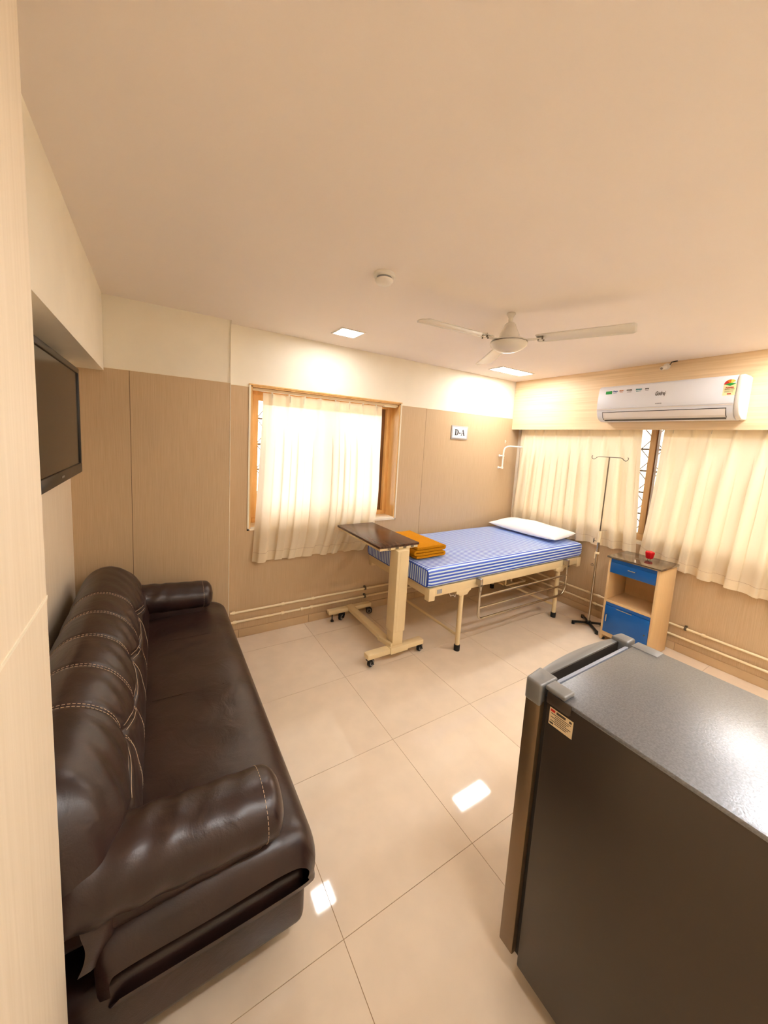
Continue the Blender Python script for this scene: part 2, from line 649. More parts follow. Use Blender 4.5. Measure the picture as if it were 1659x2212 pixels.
MB().box(fx0 + .04, fx1 - .04, fy0, fy1, fz0, fz0 + .04).build('frame_sill', 'window_wood', w1, bevel=.003)
xm = (fx0 + fx1) / 2
for k, (a, b_, yy) in enumerate(((fx0 + .04, xm + .03, .165), (xm - .03, fx1 - .04, .19))):
    sash = MB().box(a, a + .045, yy, yy + .022, fz0 + .04, fz1 - .04).box(b_ - .045, b_, yy, yy + .022, fz0 + .04, fz1 - .04)
    sash.box(a + .045, b_ - .045, yy, yy + .022, fz0 + .04, fz0 + .09).box(a + .045, b_ - .045, yy, yy + .022, fz1 - .085, fz1 - .04)
    so = sash.build('sash', 'window_wood' if k == 0 else 'dark_wood', w1)
    MB().box(a + .045, b_ - .045, yy + .009, yy + .013, fz0 + .09, fz1 - .085).build('pane', 'glass', so)
for zz in (1.36, 1.44, 1.80):
    MB().cyl((fx0 + .02, fy0 - .003, zz), (fx0 + .02, fy0 + .001, zz), .006, n=10).build('screw', 'dark_wood', w1)
grille(w1, 'x', .262, WX0 + .02, WX1 - .02, WZ0 + .02, WZ1 - .02, .17)

# ---- window in the right wall
w2 = bpy.data.objects.new('window_2', None)
COL.objects.link(w2)
w2.location = (4.4, -1.4, RZ0)
struct(w2, 'wide wood-framed window with security grille in the right wall', 'window')
MB().box(XR + .006, 4.545, RY0, RY1, RZ0, RZ0 + .012).build('sill', 'white_bead', w2)
gx0, gx1 = 4.30, 4.37
MB().box(gx0, gx1, RY1 - .07, RY1, RZ0 + .012, RZ1).build('frame_jamb', 'dark_wood', w2, bevel=.003)  # dark colour stands in for the backlit shade on this corner jamb
MB().box(gx0, gx1, RY0, RY0 + .06, RZ0 + .012, RZ1).build('frame_jamb', 'mullion_wood', w2, bevel=.003)
MB().box(gx0, gx1, RY0 + .06, RY1 - .07, RZ1 - .05, RZ1).build('frame_head', 'mullion_wood', w2, bevel=.003)
MB().box(gx0, gx1, RY0 + .06, RY1 - .07, RZ0 + .012, RZ0 + .07).build('frame_sill', 'mullion_wood', w2, bevel=.003)
MB().box(gx0, gx1, -1.436, -1.390, RZ0 + .07, RZ1 - .05).build('mullion', 'mullion_wood', w2, bevel=.003)
MB().box(gx0 + .01, gx1 - .01, -1.447, -1.436, RZ0 + .07, RZ1 - .05).build('weather_strip', 'dark_wood', w2)
for a, b_ in ((RY0 + .06, -1.447), (-1.390, RY1 - .07)):
    MB().box(4.333, 4.337, a, b_, RZ0 + .07, RZ1 - .05).build('pane', 'glass', w2)
grille(w2, 'y', 4.47, RY0 + .03, RY1 - .03, RZ0 + .03, RZ1 - .03, .19)

# ------------------------------------------------------------------ pale building added outside to dim daylight on the right curtains
plain('render_beige', (222, 210, 190), .85, vary=.12, vscale=(1.2, 1.2, 1.2))
nb = bpy.data.objects.new('added_building', None)
COL.objects.link(nb)
nb.location = (7.0, -1.5, -3)
struct(nb, 'pale building added outside the right window to dim its curtains', 'building')
MB().box(7.0, 7.3, -7, 4, -3, 4.5).build('wall', 'render_beige', nb)
for z in (.2, 2.9):
    MB().box(6.8, 7.0, -7, 4, z, z + .12).build('ledge', 'render_beige', nb)
MB().box(4.9, 7.3, -7, 4, -3.1, -3).build('lane', 'render_beige', nb)

# ------------------------------------------------------------------ curtains
def hsh(k):
    return math.sin(k * 127.1 + 3.7) * 43758.5453 % 1


def curtain(name, label, axis, top, bot, dtop, dbot, zt, zb, n, amp, seed, side=1, hem=.075, head=.09, sag=None, nu_per=14, dfun=None, pr=1.25):
    """pinch-pleated curtain. top/bot: extent along the wall; dtop/dbot: distance coordinate; side: sign of depth towards the room"""
    root = thing(name, label, 'curtain', ((top[0] + top[1]) / 2, dtop, zb) if axis == 'x' else (dtop, (top[0] + top[1]) / 2, zb))

    def fold(u, v):
        ph = u * n + .17 * math.sin(2 * PI * u * 2.3 + seed) * math.sin(PI * u)
        k = math.floor(ph)
        f = ph - k
        # pinch pleats at k+.5 near the top, loose unequal folds below
        w = 1 - v
        pinch = math.exp(-((f - .5) / .07) ** 2)
        topd = 1.9 * pinch - .25 + .2 * math.cos(2 * PI * f)
        a0, a1 = .55 + .9 * hsh(k + seed), .55 + .9 * hsh(k + 1 + seed)
        am = a0 * (1 - f) + a1 * f
        sh = .22 * (hsh(k + seed + 31) - .5)
        loose = -math.cos(2 * PI * (f + sh * math.sin(PI * f))) * am + .35 * math.sin(4 * PI * f + 6 * hsh(k + seed + 9)) * math.sin(PI * f)
        mixv = min(1, max(0, (v - .06) / .35))
        mixv = mixv * mixv * (3 - 2 * mixv)
        return topd * (1 - mixv) + loose * mixv, f, k

    def surf(u, v, off=0):
        d, f, k = fold(u, v)
        ph = u * n + .17 * math.sin(2 * PI * u * 2.3 + seed) * math.sin(PI * u)
        # cloth is drawn towards each pinch pleat at the top
        f2 = f + .09 * math.sin(2 * PI * (f - .5)) * max(0, 1 - v / .3)
        f2 += .105 * (.6 + .8 * hsh(k + seed + 5)) * math.sin(4 * PI * f) * min(1, max(0, (v - .05) / .3)) * (1 - .25 * v)
        uu = u + (f2 - f) / n
        ease = v ** 1.25
        eL, eR = top[0] + (bot[0] - top[0]) * ease, top[1] + (bot[1] - top[1]) * v ** pr
        a = eL + (eR - eL) * uu
        dd = dtop * (1 - ease) + dbot * ease
        if dfun:
            dd += dfun(a, v)
        A = amp * (.55 + .45 * min(1, v * 1.5))
        q = dd + side * (A * max(-1.5, min(1.65, d))) + off * -side
        zb2 = zb + (sag(uu) if sag else 0)
        z = zt + (zb2 - zt) * v + .004 * math.sin(u * 23 + seed) * v
        return (a, q, z) if axis == 'x' else (q, a, z)
    nu = n * nu_per + 1
    hz, zz = head / (zt - zb), 1 - hem / (zt - zb)
    MB().grid(nu, 40, lambda u, v: surf(u, v)).build('fabric', 'curtain', root, smooth=True, angle=180)
    MB().grid(nu, 6, lambda u, v: surf(u, .002 + v * hz, .003)).build('header_tape', 'curtain_header', root, smooth=True, angle=180)
    MB().grid(nu, 5, lambda u, v: surf(u, zz + v * (1 - zz) - .001, .003)).build('hem', 'curtain', root, smooth=True, angle=180)
    # hem stitching and pleat hooks
    MB().tube([surf(i / (nu - 1), zz, -.0012) for i in range(nu)], .0009, 4).build('stitching', 'thread', root)
    for k in range(n):
        uk = min((i / 2000 for i in range(2001)), key=lambda u: abs(u * n + .17 * math.sin(2 * PI * u * 2.3 + seed) * math.sin(PI * u) - k - .5))
        p = Vector(surf(uk, .03, .006))
        MB().tube([p + Vector((0, 0, -.02)), p + Vector((0, 0, .035))], .0016, 5).build('hook', 'steel', root)
    return root


curtain('curtain', 'cream pleated curtain over the back wall window beside the overbed table', 'x', (1.175, 2.285), (1.095, 2.135), .035, -.048, 1.985, .637, 8, .0235, 3, side=-1, pr=7,
        dfun=lambda a, v: -.015 * min(1, v * 2.2) * max(0, 1 - v * .5))
curtain('curtain', 'cream pleated curtain behind the bed pillow and drip stand', 'y', (-.085, -1.355), (-.012, -1.425), 4.212, 4.221, 1.915, .70, 10, .0225, 11, side=-1,
        sag=lambda u: .06 * u)
curtain('curtain', 'cream pleated curtain hanging behind the bedside locker, below the air conditioner', 'y', (-1.522, -2.86), (-1.448, -2.84), 4.212, 4.221, 1.915, .665, 10, .025, 23, side=-1,
        sag=lambda u: .10 * (1 - u) ** 3, dfun=lambda a, v: -.03 * v * min(1, max(0, (-1.82 - a) / .2)))

# tracks
tr1 = thing('curtain_track', 'cream curtain track across the top of the back window', 'curtain track', (1.775, .035, 1.99))
MB().box(1.09, 2.46, .022, .048, 1.994, 2.016).build('rail', 'cream_pipe', tr1, bevel=.003)
for k in range(8):
    x = 1.175 + 1.11 * (k + .5) / 8
    MB().box(x - .005, x + .005, .028, .042, 1.982, 1.995).build('runner', 'white_plastic', tr1)
MB().box(2.30, 2.44, .018, .052, 1.985, 2.0).build('end_stop', 'cream_pipe', tr1, bevel=.003)
tr2 = thing('curtain_track', 'curtain track hidden behind the wood pelmet', 'curtain track', (4.205, -1.4, 1.95))
MB().box(4.192, 4.218, -2.9, -.03, 1.95, 1.972).build('rail', 'cream_pipe', tr2)
for k in range(20):
    y = -.085 - 2.75 * (k + .5) / 20
    MB().box(4.2, 4.21, y - .005, y + .005, 1.915, 1.951).build('runner', 'white_plastic', tr2)

# ------------------------------------------------------------------ pipes along the skirting
def pipe_run(label, pts, r, couplings, clips, axis):
    root = thing('conduit_pipe', label, 'pipe', pts[0])
    MB().tube(pts, r, 12).build('pipe', 'cream_pipe', root, smooth=True)
    for c in couplings:
        p = Vector(c)
        d = Vector((.012, 0, 0)) if axis == 'x' else Vector((0, .012, 0))
        MB().cyl(p - d, p + d, r * 1.45, n=14).build('coupling', 'cream_pipe', root, smooth=True)
    for c in clips:
        p = Vector(c)
        d = Vector((.008, 0, 0)) if axis == 'x' else Vector((0, .008, 0))
        b_ = MB().cyl(p - d, p + d, r * 1.7, n=14)
        if axis == 'x':
            b_.box(p.x - .008, p.x + .008, p.y, -.001, p.z + r * .6, p.z + r * 2.4)
        else:
            b_.box(p.x, XR - .001, p.y - .008, p.y + .008, p.z + r * .6, p.z + r * 2.4)
        b_.build('clip', 'pipe_clip', root)
    return root


YB = -.022
pipe_run('upper cream conduit pipe along the back wall skirting', [(X1 + .02, YB, .225), (4.19, YB, .225)], .0095,
         [(.96, YB, .225), (1.36, YB, .225), (1.63, YB, .225)], [(2.17, YB, .225), (3.1, YB, .225), (3.7, YB, .225)], 'x')
pipe_run('lower cream conduit pipe just above the back wall skirting tiles', [(X1 + .02, YB, .145), (4.19, YB, .145)], .0095,
         [(.97, YB, .145), (1.36, YB, .145), (1.53, YB, .145), (1.62, YB, .145)], [(2.17, YB, .145), (3.1, YB, .145)], 'x')
XB = XR - .022
pipe_run('upper cream conduit pipe along the right wall behind the bedside locker', [(XB, -.05, .228), (XB, -3.5, .228)], .0095,
         [(XB, -.8, .228), (XB, -1.05, .228), (XB, -1.16, .228), (XB, -1.98, .228)], [(XB, -1.86, .228)], 'y')
pipe_run('lower cream conduit pipe along the right wall above the skirting tiles', [(XB, -.05, .138), (XB, -3.5, .138)], .0095,
         [(XB, -1.04, .138), (XB, -1.13, .138), (XB, -2.6, .138)], [], 'y')


# ------------------------------------------------------------------ ceiling lights
def ceiling_light(label, x0, x1, y0, y1):
    t = thing('ceiling_light', label, 'light', ((x0 + x1) / 2, (y0 + y1) / 2, H), 'recessed ceiling panels')
    fr_ = MB()
    w = .014
    z0 = H - .007
    fr_.box(x0 - w, x1 + w, y0 - w, y0, z0, H).box(x0 - w, x1 + w, y1, y1 + w, z0, H).box(x0 - w, x0, y0, y1, z0, H).box(x1, x1 + w, y0, y1, z0, H)
    fr_.build('frame', 'white_plastic', t)
    MB().box(x0, x1, y0, y1, H - .005, H - .0005).build('diffuser', 'lit_diffuser', t)
    return t


ceiling_light('small square lit ceiling panel above the back window', 1.60, 1.77, -.475, -.315)
ceiling_light('wide lit ceiling panel near the corner by the air conditioner', 3.36, 3.82, -.44, -.28)
ceiling_light('lit ceiling panel above the right side of the refrigerator', 3.60, 4.06, -2.56, -2.40)
ceiling_light('lit ceiling panel over the camera end of the room, nearer the sofa', 1.12, 1.58, -3.04, -2.88)
ceiling_light('lit ceiling panel over the camera end of the room, behind the refrigerator', 2.45, 2.91, -3.04, -2.88)

# ------------------------------------------------------------------ ceiling fan
FX, FY = 2.25, -1.41
fan = thing('ceiling_fan', 'white three-blade ceiling fan', 'fan', (FX, FY, H))
MB().lathe([(.0, H), (.024, H), (.026, H - .006), (.02, H - .014), (.012, H - .03), (.0, H - .03)], (FX, FY, 0)).build('canopy', 'fan_white', fan, smooth=True)
MB().cyl((FX, FY, H - .02), (FX, FY, 2.385), .013).build('rod', 'fan_white', fan, smooth=True)
MB().lathe([(.0, 2.395), (.022, 2.393), (.03, 2.385), (.038, 2.365), (.05, 2.34), (.056, 2.328), (.057, 2.305), (.0, 2.303)], (FX, FY, 0)).build('bell_cover', 'fan_white', fan, smooth=True)
MB().lathe([(.0, 2.307), (.05, 2.306), (.05, 2.299), (.0, 2.298)], (FX, FY, 0)).build('neck', 'dark_steel', fan, smooth=True)
MB().lathe([(.0, 2.300), (.075, 2.299), (.100, 2.292), (.104, 2.284), (.100, 2.278), (.0, 2.277)], (FX, FY, 0)).build('motor_housing', 'fan_white', fan, smooth=True)
bowl = MB().lathe([(.0, 2.279), (.106, 2.279), (.108, 2.272), (.103, 2.262), (.085, 2.246), (.055, 2.233), (.022, 2.227), (.0, 2.226)], (FX, FY, 0), n=48)
bowl.build('bowl', 'fan_white', fan, smooth=True)
MB().lathe([(.1045, 2.2815), (.1075, 2.2815), (.1075, 2.2785), (.1045, 2.2785)], (FX, FY, 0), n=48).build('rim_line', 'dark_steel', fan, smooth=True)
MB().lathe([(.0, 2.2275), (.018, 2.2275), (.018, 2.2255), (.0, 2.2255)], (FX, FY, 0)).build('badge', 'steel', fan)
for ang in (176, 56, -66):
    a = math.radians(ang)
    d, t = Vector((math.cos(a), math.sin(a), 0)), Vector((-math.sin(a), math.cos(a), 0))
    c0 = Vector((FX, FY, 2.29))

    def blade(u, v):
        r = .155 + (.625 - .155) * u
        w = .052 + .012 * u
        if u < .04:
            w *= .78 + .22 * u / .04
        if u > .965:
            w *= math.sqrt(max(0, 1 - ((u - .965) / .036) ** 2)) * .45 + .55
        s = (v - .5) * 2
        return c0 + d * r + t * (w * s) + Vector((0, 0, -.008 * s + .005 * (1 - s * s)))
    bl = MB()
    nu, nv = 40, 7
    bl.grid(nu, nv, blade)
    ob = bl.build('blade', 'fan_white', fan, smooth=True)
    so = ob.modifiers.new('thickness', 'SOLIDIFY')
    so.thickness = .003
    MB().bar(c0 + d * .09 + Vector((0, 0, -.004)), c0 + d * .2 + Vector((0, 0, -.005)), .036, .004).build('blade_iron', 'fan_white', ob)
    for rr, tt in ((.165, 0), (.19, .018), (.19, -.018)):
        q = c0 + d * rr + t * tt
        MB().cyl(q + Vector((0, 0, -.014)), q + Vector((0, 0, .008)), .0045, n=8).build('screw', 'dark_steel', ob)

# ------------------------------------------------------------------ smoke detector
sd = thing('smoke_detector', 'round white smoke detector on the ceiling', 'smoke detector', (1.39, -1.36, H))
MB().lathe([(.0, H), (.052, H), (.052, H - .012), (.046, H - .016), (.0, H - .016)], (1.39, -1.36, 0)).build('base', 'white_plastic', sd, smooth=True)
MB().lathe([(.0, H - .015), (.036, H - .015), (.036, H - .028), (.0, H - .028)], (1.39, -1.36, 0)).build('grille', 'grey_plastic', sd, smooth=True)
MB().lathe([(.0, H - .027), (.043, H - .027), (.044, H - .032), (.034, H - .044), (.018, H - .049), (.0, H - .05)], (1.39, -1.36, 0)).build('cap', 'white_plastic', sd, smooth=True)

# ------------------------------------------------------------------ television
tv = thing('television', 'flat black television on the wall above the sofa', 'television', (.0, -.90, 1.67))
TY0, TY1, TZ0, TZ1 = -1.372, -.432, 1.402, 1.945
MB().box(.035, .094, TY0 + .02, TY1 - .02, TZ0 + .03, TZ1 - .02).build('back_case', 'black_plastic', tv, bevel=.012)
fr_ = MB()
bx = .026
fr_.box(.06, .105, TY0, TY1, TZ1 - bx, TZ1).box(.06, .105, TY0, TY1, TZ0, TZ0 + .05)
fr_.box(.06, .105, TY0, TY0 + bx, TZ0 + .05, TZ1 - bx).box(.06, .105, TY1 - bx, TY1, TZ0 + .05, TZ1 - bx)
fr_.build('bezel', 'tv_bezel', tv, bevel=.003)
MB().box(.09, .099, TY0 + bx, TY1 - bx, TZ0 + .05, TZ1 - bx).build('screen', 'screen', tv)
MB().box(.0005, .036, -1.05, -.75, 1.55, 1.78).build('wall_mount', 'black_plastic', tv)
MB().box(.105, .1056, -.925, -.879, TZ0 + .021, TZ0 + .029).build('badge', 'logo_grey', tv)

# ------------------------------------------------------------------ sofa
SY0, SY1 = -2.01, -.10
sofa = thing('sofa', 'dark brown leather sofa with stitched tufted backrest', 'sofa', (.45, -1.04, 0))
# base plinth
MB().box(.10, .85, SY0 + .03, SY1 - .03, .07, .27).build('base', 'leather', sofa, bevel=.03, seg=4)
for x in (.15, .80):
    for y in (SY0 + .12, SY1 - .12):
        MB().cyl((x, y, 0), (x, y, .075), .022, .028).build('leg', 'black_plastic', sofa, smooth=True)


def superbox(mb, cx, cy, cz, hx, hy, hz, ex=4, nu=64, nv=24, mod=None):
    def fn(u, v):
        th, ph = 2 * PI * u, PI * (v - .5)
        ct, st = math.cos(th), math.sin(th)
        cp, sp = math.cos(ph), math.sin(ph)
        sg = lambda q, e_: math.copysign(abs(q) ** e_, q)
        x, y, z = sg(cp, 2 / ex[1]) * sg(ct, 2 / ex[0]), sg(cp, 2 / ex[1]) * sg(st, 2 / ex[0]), sg(sp, 2 / ex[1])
        p = Vector((cx + hx * x, cy + hy * y, cz + hz * z))
        return mod(p) if mod else p
    mb.grid(nu, nv, fn, closeu=True)
    return mb


# seat: profile with a rounded front, lofted along the sofa
seat_prof = spline([(.30, .25), (.30, .38), (.34, .415), (.50, .428), (.68, .428), (.79, .418), (.855, .385), (.884, .32), (.882, .25), (.86, .20), (.6, .19), (.32, .20)], 60)


def seat_fn(u, v):
    p = seat_prof[min(int(v * 59 + .5), 59)]
    y = SY1 + (SY0 - SY1) * u
    e_ = min(u, 1 - u) * (SY1 - SY0)
    r = .09
    k = 1 if e_ > r else math.sqrt(max(0, 1 - ((r - e_) / r) ** 2))
    cx, cz = .58, .30
    kx = .86 + .14 * k
    kz = .35 + .65 * k
    wob = .003 * math.sin(y * 9 + p[0] * 7) + .0025 * math.sin(y * 23 + 1.3) * math.sin(p[0] * 14)
    return (cx + (p[0] - cx) * kx, y, cz + (p[1] - cz) * kz + (wob if p[1] > .38 else 0))


MB().grid(110, 60, seat_fn).build('seat_cushion', 'leather', sofa, smooth=True, angle=75)
for yy in (-.62, -1.14):
    MB().tube([(x, yy - .05 * (x - .4), .4287 - .0 * x) for x in (.42, .5, .6, .68, .72)], .0012, 4).build('seat_seam', 'leather', sofa)

# backrest
bp = spline([(.06, .15), (.035, .35), (.035, .52), (.055, .68), (.10, .765), (.165, .80), (.235, .79), (.30, .745), (.345, .68), (.372, .61), (.385, .54), (.395, .47), (.385, .40), (.36, .34)], 90)
SEAMS = [-.68, -.905, -1.13, -1.355, -1.58]
ZIGS = [-.455] + SEAMS + [-1.80]
CR = .53            # t of the tuft line on the profile


def zig(y):
    """t of the zigzag seam at y: high at even seams, low at odd ones"""
    k = (-.68 - y) / .225
    tri = abs((k + 200) % 2 - 1)      # 1 at even, 0 at odd
    tri = 1 - tri if False else tri
    return .715 - .075 * tri


def back_point(t, y, off=0):
    q = t * 89
    i = min(int(q), 88)
    p = bp[i].lerp(bp[i + 1], q - i)
    tg = (bp[i + 1] - bp[i]).normalized()
    nr = Vector((-tg[1], tg[0]))
    e0, e1 = SY1 - .035 - y, y - SY0 - .02
    e_ = max(0, min(e0, e1))
    r = .16
    k = 1 if e_ > r else math.sqrt(max(0, 1 - ((r - e_) / r) ** 2))
    c = Vector((.20, .38))
    q2 = c + (p - c) * (.45 + .55 * k) if k < 1 else p.copy()
    # pillowy bulges between seams, grooves at the seams
    dmin = min(abs(y - s) for s in SEAMS)
    tz = zig(y)
    on = 1 if t > .2 else 0
    gr = 0
    if t < tz + .01:
        gr -= .006 * math.exp(-(dmin / .010) ** 2) * on * min(1, max(0, (t - .2) / .15))
        gr += .004 * (1 - math.exp(-(dmin / .06) ** 2)) * on
    else:
        gr -= .004 * math.exp(-(dmin / .010) ** 2)
        gr += .004 * (1 - math.exp(-(dmin / .06) ** 2))
    gr -= .013 * math.exp(-((t - tz) / .013) ** 2)
    gr -= .012 * math.exp(-((t - tz) / .05) ** 2 - (dmin / .035) ** 2)
    gr += .0025 * math.sin(y * 60 + t * 40) * math.exp(-((t - .6) / .12) ** 2) * (1 - math.exp(-(dmin / .03) ** 2))
    q2 = q2 - nr * -1 * 0 + Vector((nr[0], nr[1])) * (gr + off) * (-1 if NFLIP else 1)
    return (q2[0], y, q2[1])


# the profile runs up the back and down the front: find which side the normal points
tg0 = (bp[46] - bp[44]).normalized()
NFLIP = Vector((-tg0[1], tg0[0])).dot(Vector((0, 1))) < 0
back = MB().grid(300, 120, lambda u, v: back_point(v, SY1 - .035 + (SY0 + .02 - SY1 + .035) * u)).build('backrest', 'leather', sofa, smooth=True, angle=80)


def dashes(mb, pts, r=.0011, on=.0085, offgap=.0045):
    pts = [Vector(p) for p in pts]
    acc, cur = 0, [pts[0]]
    pos, drawing = 0, True
    for a, b_ in zip(pts, pts[1:]):
        L = (b_ - a).length
        s0 = 0
        while L - s0 > 1e-6:
            need = (on if drawing else offgap) - acc
            step = min(need, L - s0)
            s0 += step
            acc += step
            q = a.lerp(b_, s0 / L)
            if drawing:
                cur.append(q)
            if acc >= (on if drawing else offgap) - 1e-7:
                if drawing and len(cur) > 1 and (cur[-1] - cur[0]).length > .001:
                    mb.tube([cur[0], cur[-1]], r, 4)
                drawing = not drawing
                acc = 0
                cur = [q]
    return mb


for s in SEAMS:
    mb, mb2 = MB(), MB()
    tz = zig(s)
    for o_ in (-.0065, .0065):
        dashes(mb, [back_point(t, s + o_, .0012) for t in [.24 + (tz - .01 - .24) * i / 60 for i in range(61)]])
        dashes(mb2, [back_point(t, s + o_ - (t - tz) * .12, .0012) for t in [tz + .01 + (.95 - tz) * i / 40 for i in range(41)]])
    mb.build('seam_stitching', 'thread', back)
    mb2.build('seam_stitching', 'thread', back)
for i in range(len(ZIGS) - 1):
    mb = MB()
    for o_ in (-.011, .011):
        ys = [ZIGS[i] + (ZIGS[i + 1] - ZIGS[i]) * k / 24 for k in range(25)]
        dashes(mb, [back_point(zig(y) + o_, y, .0014) for y in ys], on=.03, offgap=.001)
    mb.build('seam_stitching', 'thread', back)


# arms: leather rolls on a padded panel
def arm(yc, sgn, dz=0):
    xs = [.24 + (.775 - .24) * i / 47 for i in range(48)]

    def fn(u, v):
        x = .20 + .58 * v
        e_ = .78 - x
        k = 1 if e_ > .05 else math.sqrt(max(0, 1 - ((.05 - e_) / .05) ** 2))
        k = .02 + .98 * k
        a = 2 * PI * u
        ry, rz = .108, .098 - .012 * v
        zc = .555 - .035 * v + dz
        wr_ = .0025 * math.sin(x * 70 + 3 * a) * (1 if x < .5 else .4)
        return (x, yc + (ry + wr_) * k * math.cos(a), zc + (rz + wr_) * k * math.sin(a))
    ro = MB().grid(40, 60, fn, closeu=True).build('arm', 'leather', sofa, smooth=True, angle=75)
    MB().box(.22, .72, yc - .07, yc + .07, .40, .52).build('arm_panel', 'leather', ro, bevel=.03, seg=4)
    mb = MB()
    ring = [fn(i / 40, .885) for i in range(41)]
    c = Vector((ring[0][0], yc, .53))
    dashes(mb, [Vector(p) + (Vector(p) - c).normalized() * .001 for p in ring])
    mb.build('seam_stitching', 'thread', ro)


arm(-.245, 1)
arm(-1.90, -1, -.02)

# ------------------------------------------------------------------ hospital bed
BX0, BX1, BY0, BY1 = 2.17, 4.175, -.965, -.08
bed = thing('hospital_bed', 'cream metal hospital bed frame with folded side rail', 'bed', ((BX0 + BX1) / 2, (BY0 + BY1) / 2, 0))
ZF0, ZF1 = .505, .588
for y0, y1 in ((BY0, BY0 + .035), (BY1 - .035, BY1)):
    MB().box(BX0 + .03, BX1 - .03, y0, y1, ZF0 + .012, ZF1).build('side_beam', 'cream_metal', bed, bevel=.004)
for x0, x1 in ((BX0, BX0 + .035), (BX1 - .035, BX1)):
    MB().box(x0, x1, BY0 + .03, BY1 - .03, ZF0 + .012, ZF1).build('end_beam', 'cream_metal', bed, bevel=.004)
for x in (BX0 + .024, BX1 - .024):
    for y in (BY0 + .022, BY1 - .022):
        MB().box(x - .03, x + .03, y - .026, y + .026, .488, ZF1 - .002).build('corner_bracket', 'cream_metal', bed, bevel=.004)
MB().box(BX0 + .03, BX1 - .03, BY0 + .03, BY1 - .03, ZF1 - .02, ZF1 - .004).build('deck', 'cream_metal', bed)
LX = (2.522, 3.838)
LY = (-.945, -.165)
for x in LX:
    for y in LY:
        MB().tube([(x, y, .02), (x, y, ZF0 + .02)], .0195, 16).build('leg', 'cream_metal', bed, smooth=True)
        MB().lathe([(.0, 0), (.024, 0), (.0245, .045), (.0225, .05), (.0, .05)], (x, y, 0), n=20).build('rubber_foot', 'black_rubber', bed, smooth=True)
        MB().prism([(x - .075, ZF0 + .02), (x + .085, ZF0 + .02), (x + .085, ZF0 + .006), (x + .062, ZF0 - .008), (x + .045, ZF0 - .03), (x - .03, ZF0 - .035), (x - .05, ZF0 - .015), (x - .075, ZF0 - .01)],
                   'y', y - .022, y + .022).build('leg_bracket', 'cream_metal', bed, bevel=.003)
    MB().cyl((x, LY[0], .125), (x, LY[1], .125), .0115).build('stretcher', 'cream_metal', bed, smooth=True)
MB().box(2.243, 2.292, BY0 - .0015, BY0, .535, .568).build('plate', 'grey_plastic', bed)
# crank frame under the deck
cf = MB().tube([(3.56, -.56, .30), (3.56, -.56, .235), (3.58, -.56, .225), (3.88, -.56, .225), (3.9, -.55, .225), (3.9, -.44, .225), (3.88, -.43, .225), (3.58, -.43, .225), (3.56, -.44, .225), (3.56, -.54, .225)], .009, 8)
cf.cyl((3.73, -.5, .225), (3.73, -.5, ZF0 + .02), .01).bar((3.3, -.5, .45), (4.1, -.5, .45), .03, .03)
cf.build('crank_frame', 'cream_metal', bed, smooth=True)
wi = MB().tube([(2.40, BY0 + .03, .505), (2.405, BY0 + .02, .48), (2.43, BY0 + .015, .487), (2.445, BY0 + .01, .47), (2.46, BY0 + .02, .49)], .0018, 5)
wi.build('wire_tie', 'white_plastic', bed)
# side rail, folded down
rail = MB()
ry = -1.005
RX0, RX1 = 2.668, 3.885
path = [(RX0, ry + .005, .575), (RX0, ry, .45), (RX0, ry, .305)]
path += [(RX0 + .05 + .05 * math.cos(math.radians(a)), ry, .305 + .05 * math.sin(math.radians(a))) for a in range(195, 271, 15)]
path += [(RX1 - .09 + .09 * math.cos(math.radians(a)), ry, .345 + .09 * math.sin(math.radians(a))) for a in range(-90, 1, 15)]
path += [(RX1, ry, .45), (RX1, ry + .005, .585)]
rail_o = MB().tube(path, .0105, 12).build('side_rail', 'chrome', bed, smooth=True)
for z in (.452, .352):
    MB().cyl((RX0, ry, z), (RX1, ry, z), .009).build('rail_bar', 'chrome', rail_o, smooth=True)
for x in (RX0, RX1):
    MB().box(x - .014, x + .014, ry - .012, BY0 - .001, .545, .602).build('rail_hinge', 'steel', rail_o, bevel=.003)
    MB().cyl((x, ry - .016, .545), (x, ry + .016, .545), .009, n=12).build('hinge_pin', 'dark_steel', rail_o, smooth=True)
    MB().prism([(x - .012, .545), (x + .012, .545), (x + .006, .49), (x - .006, .49)], 'y', ry - .008, ry + .004).build('rail_latch', 'steel', rail_o)

# mattress
MX0, MX1, MY0, MY1, MZ0, MZ1 = 2.145, 4.182, -.972, -.075, .589, .738
mat_t = thing('mattress', 'blue and white striped mattress on the hospital bed', 'mattress', ((MX0 + MX1) / 2, (MY0 + MY1) / 2, MZ0))
R_ = .035
prof = []
for cx_, cz_, a0 in ((MY1 - R_, MZ0 + R_, -90), (MY1 - R_, MZ1 - R_, 0), (MY0 + R_, MZ1 - R_, 90), (MY0 + R_, MZ0 + R_, 180)):
    for k in range(7):
        a = math.radians(a0 + 15 * k)
        prof.append((cx_ + R_ * math.cos(a), cz_ + R_ * math.sin(a)))


def sub(prof, step=.03):
    o_ = []
    for i in range(len(prof)):
        a, b_ = Vector(prof[i]), Vector(prof[(i + 1) % len(prof)])
        n_ = max(1, int((b_ - a).length / step))
        o_ += [tuple(a.lerp(b_, k / n_)) for k in range(n_)]
    return o_


prof = sub(prof)
per = [0]
for a, b_ in zip(prof, prof[1:] + prof[:1]):
    per.append(per[-1] + (Vector(b_) - Vector(a)).length)
